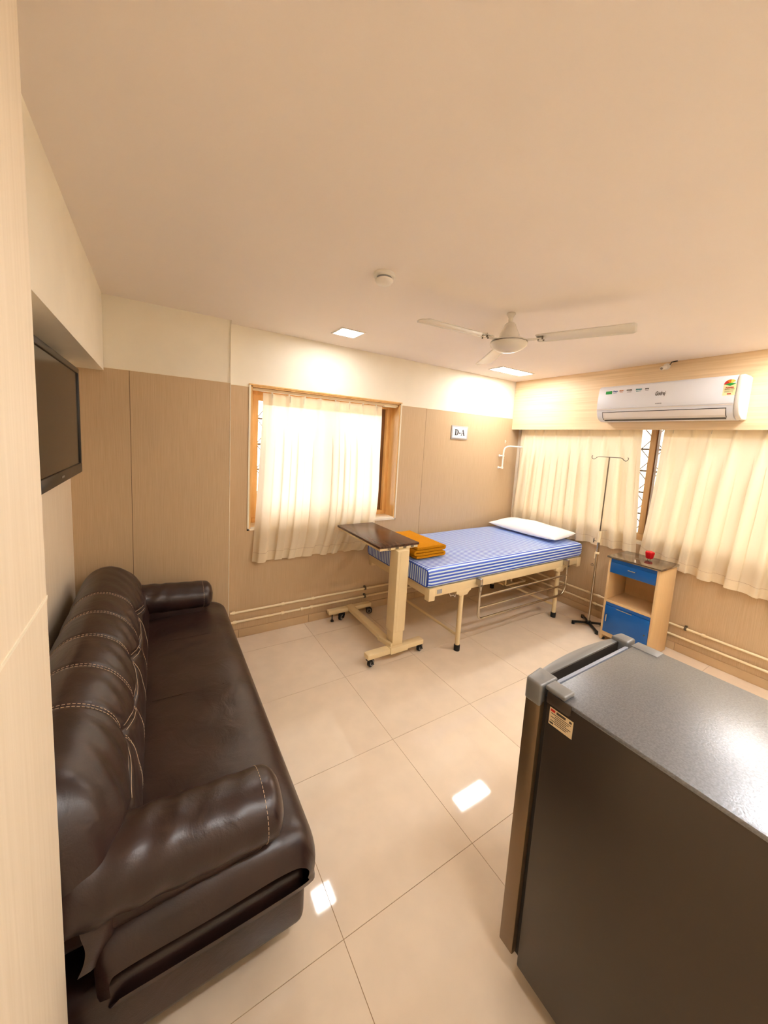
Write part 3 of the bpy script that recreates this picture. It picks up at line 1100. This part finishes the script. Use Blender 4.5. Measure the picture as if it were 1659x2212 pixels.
# arclength measured so that the front top edge and the top share one run of stripes
me = bpy.data.meshes.new('mattress_body')
bm = bmesh.new()
uvl = bm.loops.layers.uv.new('stripe')
NX = 60
rings = []
for i in range(NX + 1):
    u = i / NX
    x = MX0 + (MX1 - MX0) * u
    e_ = min(u, 1 - u) * (MX1 - MX0)
    rings.append([bm.verts.new((x - mat_t.location.x, p[0] - mat_t.location.y,
                                p[1] - mat_t.location.z + (.004 * math.sin(x * 5) * math.sin(p[0] * 7) if p[1] > MZ1 - .01 else 0))) for p in prof])
    # rounded ends: shrink the last two rings
    if i in (0, NX):
        for vv, p in zip(rings[-1], prof):
            c_ = Vector((vv.co.x, 0, (MZ0 + MZ1) / 2 - mat_t.location.z))
            vv.co.y *= .984
            vv.co.z = c_.z + (vv.co.z - c_.z) * .86
np_ = len(prof)
for i in range(NX):
    for j in range(np_):
        j2 = (j + 1) % np_
        f = bm.faces.new((rings[i][j], rings[i + 1][j], rings[i + 1][j2], rings[i][j2]))
        us = (per[j], per[j], per[j + 1], per[j + 1])
        for lp, q in zip(f.loops, us):
            lp[uvl].uv = (q, 0)
for rg, fl_ in ((rings[0], 0), (rings[-1], 1)):
    # end caps as vertical strips so the stripes run upright
    f = bm.faces.new(rg if fl_ else rg[::-1])
    for lp in f.loops:
        lp[uvl].uv = (lp.vert.co.y + 10, 0)
bmesh.ops.recalc_face_normals(bm, faces=bm.faces)
bm.to_mesh(me)
bm.free()
me.shade_smooth()
me.set_sharp_from_angle(angle=math.radians(60))
me.materials.append(MATS['ticking'])
mo = bpy.data.objects.new('ticking_cover', me)
COL.objects.link(mo)
mo.parent = mat_t
plain('piping_blue', (24, 66, 170), .6)
for x in (MX0 + .002,):
    MB().tube([(x, .984 * (p[0] - mat_t.location.y) + mat_t.location.y, (MZ0 + MZ1) / 2 + (p[1] - (MZ0 + MZ1) / 2) * .87) for p in prof], .0045, 6, closed=True).build('piping', 'piping_blue', mat_t, smooth=True)

# pillow
pl = MB()
PC = Vector((3.972, -.49, MZ1 + .045))
RZ = Matrix.Rotation(math.radians(2), 3, 'Z') @ Matrix.Rotation(math.radians(-4), 3, 'Y')


def pillow_sheet(top):
    def fn(u, v):
        x, y = math.sin((u - .5) * PI), math.sin((v - .5) * PI)
        h = ((1 - x * x) * (1 - y * y)) ** .42
        # seams bow in between the pointed corners
        px = x * (1 - .10 * (1 - y * y) ** .8)
        py = y * (1 - .035 * (1 - x * x) ** .8)
        wr_ = .004 * math.sin(y * 9 + x * 3) * h
        z = (.088 * h + wr_) if top else -.028 * h
        return PC + RZ @ Vector((px * .20, py * .405, z + .018 * (abs(x) * abs(y)) ** 3))
    return fn


pl.grid(33, 49, pillow_sheet(True)).grid(33, 49, pillow_sheet(False))
pi_o = pl.build('pillow', 'pillow', smooth=True, angle=180, merge=.0005)
tag(pi_o, 'white pillow at the head of the striped mattress', 'pillow')

# folded blanket
bk = thing('blanket', 'folded mustard yellow blanket at the foot of the mattress', 'blanket', (2.34, -.52, MZ1))
def strip_fold(levels, x0, x1, t):
    """serpentine centre line through the given heights, turning at the right end first"""
    pts = []
    for k, z in enumerate(levels):
        a, b_ = (x0, x1) if k % 2 == 0 else (x1, x0)
        pts += [(a + (b_ - a) * i / 12, z) for i in range(13)]
        if k < len(levels) - 1:
            r = (levels[k + 1] - z) / 2
            sgn = 1 if k % 2 == 0 else -1
            pts += [(b_ + sgn * r * 1.3 * math.cos(math.radians(a_)), z + r + r * math.sin(math.radians(a_))) for a_ in range(-72, 73, 18)]
    return pts


def cloth_slab(name, pts, t, y0, y1, par, mat):
    P = [Vector(p) for p in pts]
    L, Rr = [], []
    for i, p in enumerate(P):
        d = (P[min(i + 1, len(P) - 1)] - P[max(i - 1, 0)]).normalized()
        n_ = Vector((-d[1], d[0])) * t / 2
        L.append(p + n_)
        Rr.append(p - n_)
    loop = L + Rr[::-1]
    n_, m_ = 16, len(loop)
    vs = []
    for k in range(n_):
        y = y0 + (y1 - y0) * k / (n_ - 1)
        inset = .003 if k in (0, n_ - 1) else 0
        vs += [(p[0] + .003 * math.sin(y * 15 + p[1] * 60), y, p[1] + .002 * math.sin(p[0] * 25 + y * 19)) for p in loop]
    fs = [(k * m_ + j, k * m_ + (j + 1) % m_, (k + 1) * m_ + (j + 1) % m_, (k + 1) * m_ + j) for k in range(n_ - 1) for j in range(m_)]
    h = len(P)
    for k in (0, n_ - 1):
        for j in range(h - 1):
            fs.append((k * m_ + j, k * m_ + j + 1, k * m_ + m_ - 2 - j, k * m_ + m_ - 1 - j))
    return MB().add(vs, fs).build(name, mat, par, smooth=True, angle=60)


z0 = MZ1 + .018
cloth_slab('folded_cloth', strip_fold([z0, z0 + .024, z0 + .049, z0 + .073], 2.195, 2.472, .019), .0185, -.755, -.27, bk, 'blanket')

# ------------------------------------------------------------------ overbed table
ob = thing('overbed_table', 'overbed table with dark wood top and cream wheeled base', 'table', (2.0, -.45, 0))
tp_ = MB().box(1.81, 2.172, -.802, -.092, .882, .9).build('table_top', 'table_wood', ob, bevel=.003)
MB().box(1.818, 2.164, -.796, -.098, .862, .882).build('edge_frame', 'cream_metal', ob, bevel=.004)
for x in (1.90, 1.97, 2.04, 2.11):
    MB().box(x - .014, x + .014, -.7975, -.795, .868, .880).build('clip', 'dark_steel', ob)
# column: lower and upper sleeve
MB().box(1.958, 2.052, -.83, -.745, .105, .30).build('column_inner', 'cream_metal', ob, bevel=.004)
MB().box(1.951, 2.057, -.84, -.735, .225, .862).build('column_outer', 'cream_metal', ob, bevel=.006)
MB().box(1.975, 1.992, -.8415, -.84, .235, .85).build('column_groove', 'cream_metal', ob)
MB().box(2.035, 2.095, -.79, -.745, .80, .862).build('top_bracket', 'cream_metal', ob, bevel=.006)
MB().box(1.97, 2.05, -.70, -.12, .845, .862).build('support_arm', 'cream_metal', ob)
# base
MB().box(1.735, 2.245, -.852, -.79, .075, .112).build('base_foot', 'cream_metal', ob, bevel=.004)
MB().box(1.93, 2.09, -.858, -.784, .07, .118).build('base_sleeve', 'cream_metal', ob, bevel=.004)
MB().box(1.755, 2.195, -.115, -.06, .075, .112).build('base_foot', 'cream_metal', ob, bevel=.004)
MB().box(1.945, 2.005, -.79, -.07, .085, .122).build('base_bar', 'cream_metal', ob, bevel=.004)
MB().bar((1.915, -.70, .13), (1.952, -.83, .128), .022, .03).build('pedal', 'cream_metal', ob)


def caster(x, y, a, par):
    d = Vector((math.cos(a), math.sin(a), 0))
    ax = Vector((-d.y, d.x, 0))
    c = Vector((x, y, .031)) - d * .018
    cs = MB().cyl((x, y, .058), (x, y, .078), .009, n=12)
    for s_ in (-1, 1):
        q = c + ax * .017 * s_
        cs.bar(q + Vector((0, 0, -.004)), Vector((x, y, .062)) + ax * .017 * s_, .004, .03, ax)
    cs.bar(Vector((x, y, .06)) - ax * .02, Vector((x, y, .06)) + ax * .02, .035, .008)
    co = cs.build('caster', 'black_plastic', par)
    w_ = MB().tube([c + ax * s_ for s_ in (-.013, -.009, .009, .013)], [.026, .031, .031, .026], 24)
    w_.build('tyre', 'black_rubber', co, smooth=True)
    MB().tube([c - ax * .0145, c + ax * .0145], .021, 20).build('rim', 'grey_plastic', co, smooth=True)
    MB().tube([c - ax * .0155, c + ax * .0155], .014, 16).build('hub', 'black_plastic', co, smooth=True)


caster(1.765, -.822, math.radians(200), ob)
caster(2.22, -.822, math.radians(200), ob)
caster(2.17, -.085, math.radians(150), ob)
caster(1.90, -.088, math.radians(30), ob)
MB().cyl((1.80, -.088, .0), (1.80, -.088, .012), .014, n=14).cyl((1.80, -.088, .012), (1.80, -.088, .078), .005, n=8).build('glide', 'black_plastic', ob)

# ------------------------------------------------------------------ bedside locker
CX0, CX1, CY0, CY1 = 3.835, 4.165, -1.768, -1.392
lk = thing('bedside_locker', 'beige bedside locker with blue drawer and blue door', 'cabinet', ((CX0 + CX1) / 2, (CY0 + CY1) / 2, 0))
s_t = .018
MB().box(CX0, CX1, CY0, CY0 + s_t, .012, .757).build('side_panel', 'locker_cream', lk, bevel=.002)
MB().box(CX0, CX1, CY1 - s_t, CY1, .012, .757).build('side_panel', 'locker_cream', lk, bevel=.002)
MB().box(CX1 - .008, CX1, CY0 + s_t, CY1 - s_t, .06, .757).build('back_panel', 'locker_cream', lk)
MB().box(CX0 + .002, CX1 - .008, CY0 + s_t, CY1 - s_t, .362, .382).build('shelf', 'locker_cream', lk)
MB().box(CX0 + .004, CX1 - .008, CY0 + s_t, CY1 - s_t, .07, .088).build('bottom', 'locker_cream', lk)
MB().box(CX0 + .006, CX0 + .02, CY0 + s_t, CY1 - s_t, .05, .07).build('kick_rail', 'locker_cream', lk)
MB().box(CX0 + .004, CX1 - .008, CY0 + s_t, CY1 - s_t, .63, .64).build('drawer_floor', 'locker_cream', lk)
for x in (CX0 + .03, CX1 - .03):
    for y in (CY0 + .02, CY1 - .02):
        MB().cyl((x, y, 0), (x, y, .02), .012, n=12).build('foot', 'black_rubber', lk)
MB().box(CX0 - .016, CX1 + .002, CY0 - .012, CY1 + .012, .757, .775).build('worktop', 'locker_top', lk, bevel=.003)
MB().box(CX0 + .003, CX0 + .012, CY0 + s_t, CY1 - s_t, .726, .757).build('front_rail', 'locker_blue', lk)
dr = MB().box(CX0 - .004, CX0 + .014, CY0 + s_t + .001, CY1 - s_t - .001, .632, .725).build('drawer', 'locker_blue', lk, bevel=.002)
MB().tube([(CX0 - .004, -1.552, .693), (CX0 - .018, -1.554, .693), (CX0 - .018, -1.606, .693), (CX0 - .004, -1.608, .693)], .004, 8).build('handle', 'chrome', dr, smooth=True)
MB().box(CX0 + .003, CX0 + .012, CY0 + s_t, CY1 - s_t, .335, .362).build('front_rail', 'locker_blue', lk)
do = MB().box(CX0 - .004, CX0 + .014, CY0 + s_t + .001, CY1 - s_t - .001, .09, .332).build('door', 'locker_blue', lk, bevel=.002)
MB().tube([(CX0 - .004, -1.434, .255), (CX0 - .018, -1.434, .253), (CX0 - .018, -1.434, .192), (CX0 - .004, -1.434, .19)], .004, 8).build('handle', 'chrome', do, smooth=True)
MB().box(CX0 - .007, CX0 - .003, -1.62, -1.50, .324, .330).build('door_trim', 'chrome', do)
MB().cyl((CX0 - .007, -1.725, .20), (CX0 - .003, -1.725, .20), .006, n=12).build('lock', 'dark_steel', do)

# red pot
cp = thing('red_pot', 'small red lobed pot with metal feet on the bedside locker', 'pot', (4.045, -1.605, .775))
cpx, cpy = 4.045, -1.605


def pot(u, v):
    a = 2 * PI * u
    pr = spline([(.020, .012), (.026, .02), (.029, .04), (.032, .058), (.031, .068), (.024, .074), (.012, .073), (.0005, .071)], 24)
    p = pr[min(int(v * 23 + .5), 23)]
    k = 1 + .07 * math.cos(5 * a)
    return (cpx + p[0] * k * math.cos(a), cpy + p[0] * k * math.sin(a), .775 + p[1])


MB().grid(40, 24, pot, closeu=True).lathe([(.0, .787), (.021, .787), (.021, .79), (.0, .79)], (cpx, cpy, 0), 20).build('body', 'red_plastic', cp, smooth=True, angle=80)
for k in range(4):
    a = PI / 4 + k * PI / 2
    MB().cyl((cpx + .017 * math.cos(a), cpy + .017 * math.sin(a), .775), (cpx + .016 * math.cos(a), cpy + .016 * math.sin(a), .789), .003, n=8).build('foot', 'chrome', cp)

# ------------------------------------------------------------------ drip stand
IX, IY = 3.99, -1.212
iv = thing('drip_stand', 'thin metal drip stand with hooks and black cross base', 'drip stand', (IX, IY, 0))
for dx, dy in ((-.105, .095), (.125, .125), (-.098, -.132), (.12, -.07)):
    leg = MB()
    leg.bar((IX, IY, .034), (IX + dx, IY + dy, .022), .022, .018)
    lo = leg.build('leg', 'black_plastic', iv, bevel=.003)
    MB().cyl((IX + dx * .95, IY + dy * .95, 0), (IX + dx * .95, IY + dy * .95, .03), .014, n=12).build('foot', 'black_rubber', lo)
MB().cyl((IX, IY, .02), (IX, IY, .05), .022, n=16).build('hub', 'black_plastic', iv)
MB().cyl((IX, IY, .03), (IX, IY, .93), .0105, n=16).build('lower_pole', 'chrome', iv, smooth=True)
MB().cyl((IX, IY, .84), (IX, IY, .935), .014, n=16).build('sleeve', 'cream_pipe', iv, smooth=True)
MB().cyl((IX, IY, .715), (IX, IY, .735), .017, n=16).build('collar', 'cream_pipe', iv, smooth=True)
MB().cyl((IX, IY, .828), (IX, IY, .84), .018, n=16).build('collar', 'cream_pipe', iv, smooth=True)
MB().cyl((IX - .012, IY + .014, .728), (IX - .012, IY + .014, .668), .0045, n=8).build('lock_lever', 'cream_pipe', iv)
kn = MB().cyl((IX, IY, .834), (IX, IY + .05, .834), .003, n=8).cyl((IX, IY + .045, .815), (IX, IY + .045, .855), .005, n=8)
kn.build('tightening_knob', 'dark_steel', iv)
MB().tube([(IX, IY, .935), (IX + .0, IY - .02, .945), (IX, IY - .06, .955)], .0012, 5).build('wire', 'steel', iv)
MB().cyl((IX, IY, .9), (IX, IY, 1.628), .0052, n=12).build('upper_rod', 'dark_steel', iv, smooth=True)
for sg in (-1, 1):
    hk = [(IX, IY, 1.628), (IX, IY + sg * .04, 1.628), (IX, IY + sg * .095, 1.628), (IX, IY + sg * .112, 1.62), (IX, IY + sg * .122, 1.608), (IX, IY + sg * .135, 1.602),
          (IX, IY + sg * .148, 1.605), (IX, IY + sg * .156, 1.616), (IX, IY + sg * .156, 1.630), (IX, IY + sg * .15, 1.634)]
    MB().tube(hk, .0032, 8).build('hook', 'dark_steel', iv, smooth=True)

# ------------------------------------------------------------------ air conditioner
AY0, AY1, AZ0, AZ1 = -2.045, -1.075, 1.952, 2.268
ac = thing('air_conditioner', 'white split air conditioner on the wood pelmet', 'air conditioner', (XP, (AY0 + AY1) / 2, AZ0))
xf = 3.935
secp = [(XP - .0005, AZ1 - .004), (XP - .05, AZ1), (xf + .03, AZ1 - .004), (xf + .008, AZ1 - .02), (xf, AZ1 - .05), (xf - .004, 2.12), (xf - .002, 2.055), (xf + .006, 2.02), (xf + .026, 1.985), (xf + .055, 1.963), (xf + .09, AZ0), (XP - .0005, AZ0 + .004)]
sp = [tuple(p) for p in secp]
MB().prism([(p[0], p[1]) for p in sp], 'y', AY0 + .035, AY1 - .0).build('body', 'ac_white', ac, bevel=.006, angle=30)
MB().prism([(p[0] - (.003 if p[0] < XP - .06 else 0), p[1]) for p in sp], 'y', AY0, AY0 + .034).build('end_cap', 'white_plastic', ac, bevel=.01, seg=3, angle=30)
# front panel with a shadow gap, flap and outlet
fp = MB().prism([(xf + .012, AZ1 - .016), (xf - .001, AZ1 - .045), (xf - .009, 2.12), (xf - .007, 2.062), (xf + .012, 2.062)], 'y', AY0 + .037, AY1 - .002).build('front_panel', 'ac_white', ac, bevel=.003)
MB().box(xf - .006, xf + .01, AY0 + .037, AY1 - .002, 2.052, 2.058).build('panel_gap', 'ac_flap', ac)
fl_y0, fl_y1 = AY0 + .075, AY1 - .055
MB().prism([(xf + .0035, 2.028), (xf + .001, 2.026), (xf + .018, 1.983), (xf + .04, 1.966), (xf + .045, 1.968), (xf + .024, 1.988)], 'y', fl_y0, fl_y1).build('flap', 'ac_flap', ac, bevel=.001)
MB().prism([(xf + .040, 1.9685), (xf + .037, 1.966), (xf + .062, 1.9555), (xf + .066, 1.958)], 'y', fl_y0 + .002, fl_y1 - .002).build('outlet_slot', 'ac_dark', ac)
MB().prism([(xf + .003, 2.033), (xf + .001, 2.031), (xf + .001, 2.028), (xf + .003, 2.028)], 'y', fl_y0 - .004, fl_y1 + .004).build('flap_gap', 'ac_dark', ac)
for yy in (fl_y0 - .004, fl_y1 + .001):
    MB().prism([(xf + .0035, 2.031), (xf + .0008, 2.030), (xf + .0175, 1.9825), (xf + .039, 1.965), (xf + .043, 1.968), (xf + .022, 1.986)], 'y', yy, yy + .003).build('flap_gap', 'ac_dark', ac)


def facex(z):
    """x of the front panel at height z"""
    a = (AZ1 - .045, xf - .001)
    b_ = (2.12, xf - .009)
    t = (a[0] - z) / (a[0] - b_[0])
    return a[1] + (b_[1] - a[1]) * t - .0006


UX, UZ = (0, -1, 0), (0, 0, 1)


def patch(name, mat, y0, y1, z0, z1, par=fp, off=0):
    # a flat printed label lying on the sloped panel
    t = .0006
    vs = [(facex(z0) - off, y0, z0), (facex(z0) - off, y1, z0), (facex(z1) - off, y1, z1), (facex(z1) - off, y0, z1)]
    vs += [(p[0] + t + off, p[1], p[2]) for p in vs]
    return MB().add(vs, [(0, 1, 2, 3), (7, 6, 5, 4), (0, 4, 5, 1), (1, 5, 6, 2), (2, 6, 7, 3), (3, 7, 4, 0)]).build(name, mat, par)


text_part('Godrej', 'brand_lettering', 'print_dark', fp, .046, (facex(2.165) - .0008, -1.560, 2.165), UX, UZ, shear=.35, bold=.0006, width=.07)
text_part('INVERTER', 'model_lettering', 'print_dark', fp, .011, (facex(2.085) - .0008, -1.560, 2.085), UX, UZ, width=.042)
patch('green_label', 'label_green', -1.140, -1.192, 2.190, 2.216)
for s_, mt, y, w_ in (('Pure', 'label_blue', -1.218, .036), ('ECO', 'label_orange', -1.268, .03), ('POWER', 'print_dark', -1.330, .042), ('SENSE', 'label_teal', -1.402, .046), ('5YR', 'print_dark', -1.462, .028)):
    text_part(s_, 'feature_lettering', mt, fp, .016, (facex(2.21) - .0008, y, 2.212), UX, UZ, shear=.2 if s_ == 'Pure' else 0, bold=.0005, width=w_)
    patch('feature_underline', mt, y + w_ * .4, y - w_ * .4, 2.196, 2.199)
# energy label
ly = -1.978
patch('energy_label', 'label_pale', ly + .034, ly - .034, 2.118, 2.195)
for a0, a1, mt in ((180, 125, 'print_red'), (125, 85, 'label_orange'), (85, 40, 'label_yellow'), (40, 0, 'sign_white')):
    fan_ = [(0, 0)] + arc((0, 0), .034, a0, a1, 8)
    n_ = len(fan_)
    vs = [(facex(2.196 + p[1]) - .0003, ly - p[0], 2.196 + p[1]) for p in fan_]
    vs += [(p[0] + .0008, p[1], p[2]) for p in vs]
    MB().add(vs, [tuple(range(n_)), tuple(range(2 * n_ - 1, n_ - 1, -1))] + [(i, (i + 1) % n_, n_ + (i + 1) % n_, n_ + i) for i in range(n_)]).build('star_band', mt, fp)
tri = [(-.03, .0), (0, -.012), (.033, .004), (.0, .010)]
vs = [(facex(2.196 + p[1]) - .0009, ly - p[0], 2.196 + p[1]) for p in tri]
vs += [(p[0] + .0012, p[1], p[2]) for p in vs]
MB().add(vs, [(0, 1, 2, 3), (7, 6, 5, 4), (0, 4, 5, 1), (1, 5, 6, 2), (2, 6, 7, 3), (3, 7, 4, 0)]).build('star_pointer', 'label_green', fp)
text_part('POWER', 'label_lettering', 'print_red', fp, .012, (facex(2.172) - .0010, ly, 2.172), UX, UZ, width=.044, bold=.0004)
text_part('SAVINGS GUIDE', 'label_lettering', 'print_dark', fp, .007, (facex(2.161) - .0010, ly, 2.161), UX, UZ, width=.052)
for z_ in (2.152, 2.146, 2.140):
    patch('label_line', 'print_dark', ly + .026, ly - .022, z_ - .0008, z_ + .0008, off=.0004)
patch('label_line', 'print_red', ly + .01, ly - .012, 2.124, 2.132, off=.0004)
for y_, z_ in ((0, 2.19), (0, 2.13), (0, 2.07), (.0, 2.0)):
    MB().cyl((4.02 + (z_ - 2) * .2, AY0 - .0008, z_), (4.02 + (z_ - 2) * .2, AY0 + .002, z_), .004, n=10).build('rivet', 'grey_plastic', ac)

# ------------------------------------------------------------------ small camera on the pelmet
cc = thing('security_camera', 'small white security camera above the air conditioner', 'security camera', (XP, -1.50, 2.41))
MB().lathe([(.0, 0), (.026, 0), (.026, .008), (.018, .016), (.0, .018)], (XP - .0005, -1.505, 2.415), 24, 'x').build('base', 'white_plastic', cc, smooth=True)
cc_o = cc.children[0]
for v_ in cc_o.data.vertices:
    v_.co.x = -v_.co.x
cb = Vector((XP - .03, -1.500, 2.405))
dv = Vector((-.85, .25, -.38)).normalized()
MB().cyl(Vector((XP - .012, -1.503, 2.413)), cb, .008, n=10).build('bracket', 'white_plastic', cc)
MB().tube([cb - dv * .014, cb - dv * .01, cb + dv * .03, cb + dv * .034], [.012, .017, .017, .015], 20).build('body', 'white_plastic', cc, smooth=True)
MB().cyl(cb + dv * .033, cb + dv * .0355, .0105, n=16).build('lens', 'dark_steel', cc)
MB().tube([(XP - .004, -1.52, 2.42), (XP - .012, -1.532, 2.428), (XP - .016, -1.54, 2.443), (XP - .016, -1.58, 2.4475)], [.0022, .003, .0045, .0055], 8).build('cable', 'black_rubber', cc, smooth=True)

# ------------------------------------------------------------------ bed sign D-A
sg_ = thing('bed_sign', 'white bed sign reading D-A on the back wall', 'sign', (3.27, 0, 1.798))
sx0, sx1, sz0, sz1 = 3.150, 3.392, 1.726, 1.871
MB().box(sx0, sx1, -.008, -.0005, sz0, sz1).build('backing', 'sign_border', sg_, bevel=.002)
MB().box(sx0 + .016, sx1 - .016, -.0095, -.007, sz0 + .014, sz1 - .014).build('card', 'sign_white', sg_)
gy0, gy1 = -.0101, -.0094
gl_ = MB()
gx, gz, gh = 3.196, 1.768, .064           # letter D with slab serifs
gl_.box(gx + .006, gx + .023, gy0, gy1, gz, gz + gh).box(gx, gx + .026, gy0, gy1, gz, gz + .005).box(gx, gx + .026, gy0, gy1, gz + gh - .005, gz + gh)
cz_ = gz + gh / 2
ou = [(gx + .025 + .032 * math.cos(math.radians(a)), cz_ + gh / 2 * math.sin(math.radians(a))) for a in range(-90, 91, 15)]
inn = [(gx + .024 + .016 * math.cos(math.radians(a)), cz_ + (gh / 2 - .005) * math.sin(math.radians(a))) for a in range(-90, 91, 15)]
for i in range(len(ou) - 1):
    gl_.prism([ou[i], ou[i + 1], inn[i + 1], inn[i]], 'y', gy0, gy1)
gl_.build('letter', 'print_black', sg_)
MB().box(3.259, 3.281, gy0, gy1, gz + .019, gz + .030).build('letter', 'print_black', sg_)
ax_ = 3.285
la = MB()
la.prism([(ax_ + .004, gz), (ax_ + .011, gz), (ax_ + .033, gz + gh), (ax_ + .027, gz + gh)], 'y', gy0, gy1)
la.prism([(ax_ + .039, gz), (ax_ + .058, gz), (ax_ + .036, gz + gh), (ax_ + .026, gz + gh)], 'y', gy0, gy1)
la.box(ax_ + .013, ax_ + .047, gy0, gy1, gz + .018, gz + .0235).box(ax_, ax_ + .018, gy0, gy1, gz, gz + .005).box(ax_ + .034, ax_ + .063, gy0, gy1, gz, gz + .005)
la.build('letter', 'print_black', sg_)

# ------------------------------------------------------------------ bent wall arm by the corner
wa = thing('wall_bracket', 'bent white tube arm on the wall above the pillow', 'wall bracket', (3.965, 0, 1.42))
MB().tube([(3.962, -.045, 1.415), (3.964, -.045, 1.48), (3.967, -.045, 1.60), (3.97, -.047, 1.635), (3.978, -.055, 1.662), (3.998, -.07, 1.678), (4.03, -.085, 1.683), (4.10, -.12, 1.682), (4.16, -.15, 1.68)], .0095, 14).build('tube', 'white_plastic', wa, smooth=True)
for z in (1.425, 1.565):
    MB().cyl((3.963, -.045, z - .012), (3.963, -.045, z + .012), .015, n=16).cyl((3.955, -.045, z), (3.945, -.001, z), .009, n=12).build('clamp', 'white_plastic', wa)
    MB().cyl((3.946, -.008, z), (3.943, -.0005, z), .017, n=16).build('wall_plate', 'white_plastic', wa)
# little wall hooks near it
for lab, x, z in (('upper small white wall hook near the corner above the bent arm', 4.03, 1.735), ('lower small white wall hook near the corner beneath the bent arm', 4.02, 1.53)):
    h_ = thing('wall_hook', lab, 'hook', (x, 0, z))
    MB().box(x - .006, x + .006, -.004, -.0005, z - .018, z + .018).build('plate', 'white_plastic', h_, bevel=.001)
    MB().tube([(x, -.004, z + .006), (x, -.014, z + .002), (x, -.016, z + .012)], .003, 6).build('peg', 'white_plastic', h_)
# eye hook on the right wall behind the drip stand
eh = MB().tube([(XR - .012, -1.05 + .012 * math.cos(a), .52 + .012 * math.sin(a)) for a in [i * PI / 8 for i in range(16)]], .0022, 6, closed=True)
eh.cyl((XR - .012, -1.05, .532), (XR - .0005, -1.05, .534), .003, n=6)
tag(eh.build('eye_hook', 'dark_steel', smooth=True), 'small metal eye hook on the right wall behind the drip stand', 'hook')

# ------------------------------------------------------------------ refrigerator
RFX0, RFX1, RFY, RFB, RFZ = 1.390, 1.938, -2.385, -2.965, .98
rf = thing('refrigerator', 'grey refrigerator seen from above in the foreground', 'refrigerator', ((RFX0 + RFX1) / 2, (RFY + RFB) / 2, 0))
MB().box(RFX0, RFX1, RFB, RFY, .05, RFZ - .012).build('cabinet', 'fridge_side', rf, bevel=.006)
MB().box(RFX0 - .001, RFX1 + .001, RFB, RFY + .001, RFZ - .014, RFZ).build('top_panel', 'fridge_top', rf, bevel=.005)
MB().box(RFX0 + .02, RFX1 - .02, RFB + .02, RFY - .02, .02, .055).build('plinth', 'black_plastic', rf)
for x in (RFX0 + .06, RFX1 - .06):
    for y in (RFB + .06, RFY - .06):
        MB().cyl((x, y, 0), (x, y, .03), .02, n=14).build('foot', 'black_rubber', rf)
MB().box(RFX0 + .012, RFX1 - .012, RFY, RFY + .016, .07, RFZ - .03).build('gasket', 'gasket', rf)
DY0, DY1 = RFY + .014, -2.322          # door back and front at the ends


def bow(x):
    t = (x - RFX0) / (RFX1 - RFX0) * 2 - 1
    return DY1 + .026 * (1 - t * t)


xs = [RFX0 - .006 + (RFX1 - RFX0 + .012) * i / 24 for i in range(25)]
dpoly = [(x, bow(min(max(x, RFX0), RFX1))) for x in xs] + [(xs[-1], DY0), (xs[0], DY0)]
dor = MB().prism(dpoly, 'z', .07, .935).build('door', 'fridge_door', rf, bevel=.004)
# door head: end blocks, bowed bridge and grip recess between them
xa, xb = RFX0 + .073, RFX1 - .05
brid = [(x, bow(x)) for x in [xa + (xb - xa) * i / 20 for i in range(21)]]
MB().prism(brid + [(xb, -2.336), (xa, -2.336)], 'z', .93, .974).build('door_head', 'fridge_plastic', dor, bevel=.004)
for x0, x1, z1 in ((RFX0 - .009, xa, .986), (xb, RFX1 + .007, .986)):
    q = [(x0, DY0), (x1, DY0), (x1, bow(x1) + .001), (max(x0, RFX0), bow(max(x0, RFX0)) + .002) if x0 > RFX0 else (x0, DY1 + .002)]
    if x1 > RFX1:
        q = [(x0, DY0), (x1, DY0), (x1, DY1 + .002), (x0, bow(x0) + .001)]
    MB().prism(q, 'z', .918, z1).build('end_block', 'fridge_plastic', dor, bevel=.007, seg=3)
MB().box(xa, xb, DY0, -2.336, .90, .936).build('grip_floor', 'ac_dark', dor)
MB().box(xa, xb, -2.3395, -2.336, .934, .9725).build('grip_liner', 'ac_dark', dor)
MB().box(xa - .004, xb + .004, DY0 - .001, -2.361, .938, .968).build('grip_strip', 'fridge_strip', dor, bevel=.002)
MB().box(RFX0 - .003, RFX0 + .045, RFY - .052, RFY + .008, RFZ - .001, RFZ + .012).build('hinge_cover', 'fridge_plastic', rf, bevel=.005, seg=3)
MB().box(RFX1 - .052, RFX1 + .002, RFY - .075, RFY + .004, RFZ - .003, RFZ + .0018).build('hinge_cover', 'fridge_plastic', rf, bevel=.003)
MB().prism([(RFY - .001, .977), (RFY - .070, .977), (RFY - .070, .952), (RFY - .064, .945), (RFY - .001, .945)], 'x', RFX0 - .003, RFX0 + .002).build('side_plate', 'fridge_side', rf, bevel=.001)
stk = MB().box(RFX0 - .0008, RFX0 + .001, RFY - .079, RFY - .012, .888, .938).build('sticker', 'sticker_cream', rf)
stx = RFX0 - .0012
MB().box(stx, RFX0, RFY - .028, RFY - .015, .928, .935).build('print', 'print_red', stk)
MB().box(stx, RFX0, RFY - .058, RFY - .032, .928, .935).build('print', 'print_dark', stk)
for k in range(6):
    z_ = .923 - k * .0052
    MB().box(stx, RFX0, RFY - (.074 - .006 * (k % 3)), RFY - .017 - .012 * (k % 2), z_ - .0009, z_ + .0009).build('print', 'print_dark', stk)
MB().box(stx, RFX0, RFY - .026, RFY - .015, .892, .897).box(stx, RFX0, RFY - .075, RFY - .068, .928, .934).build('print', 'print_dark', stk)
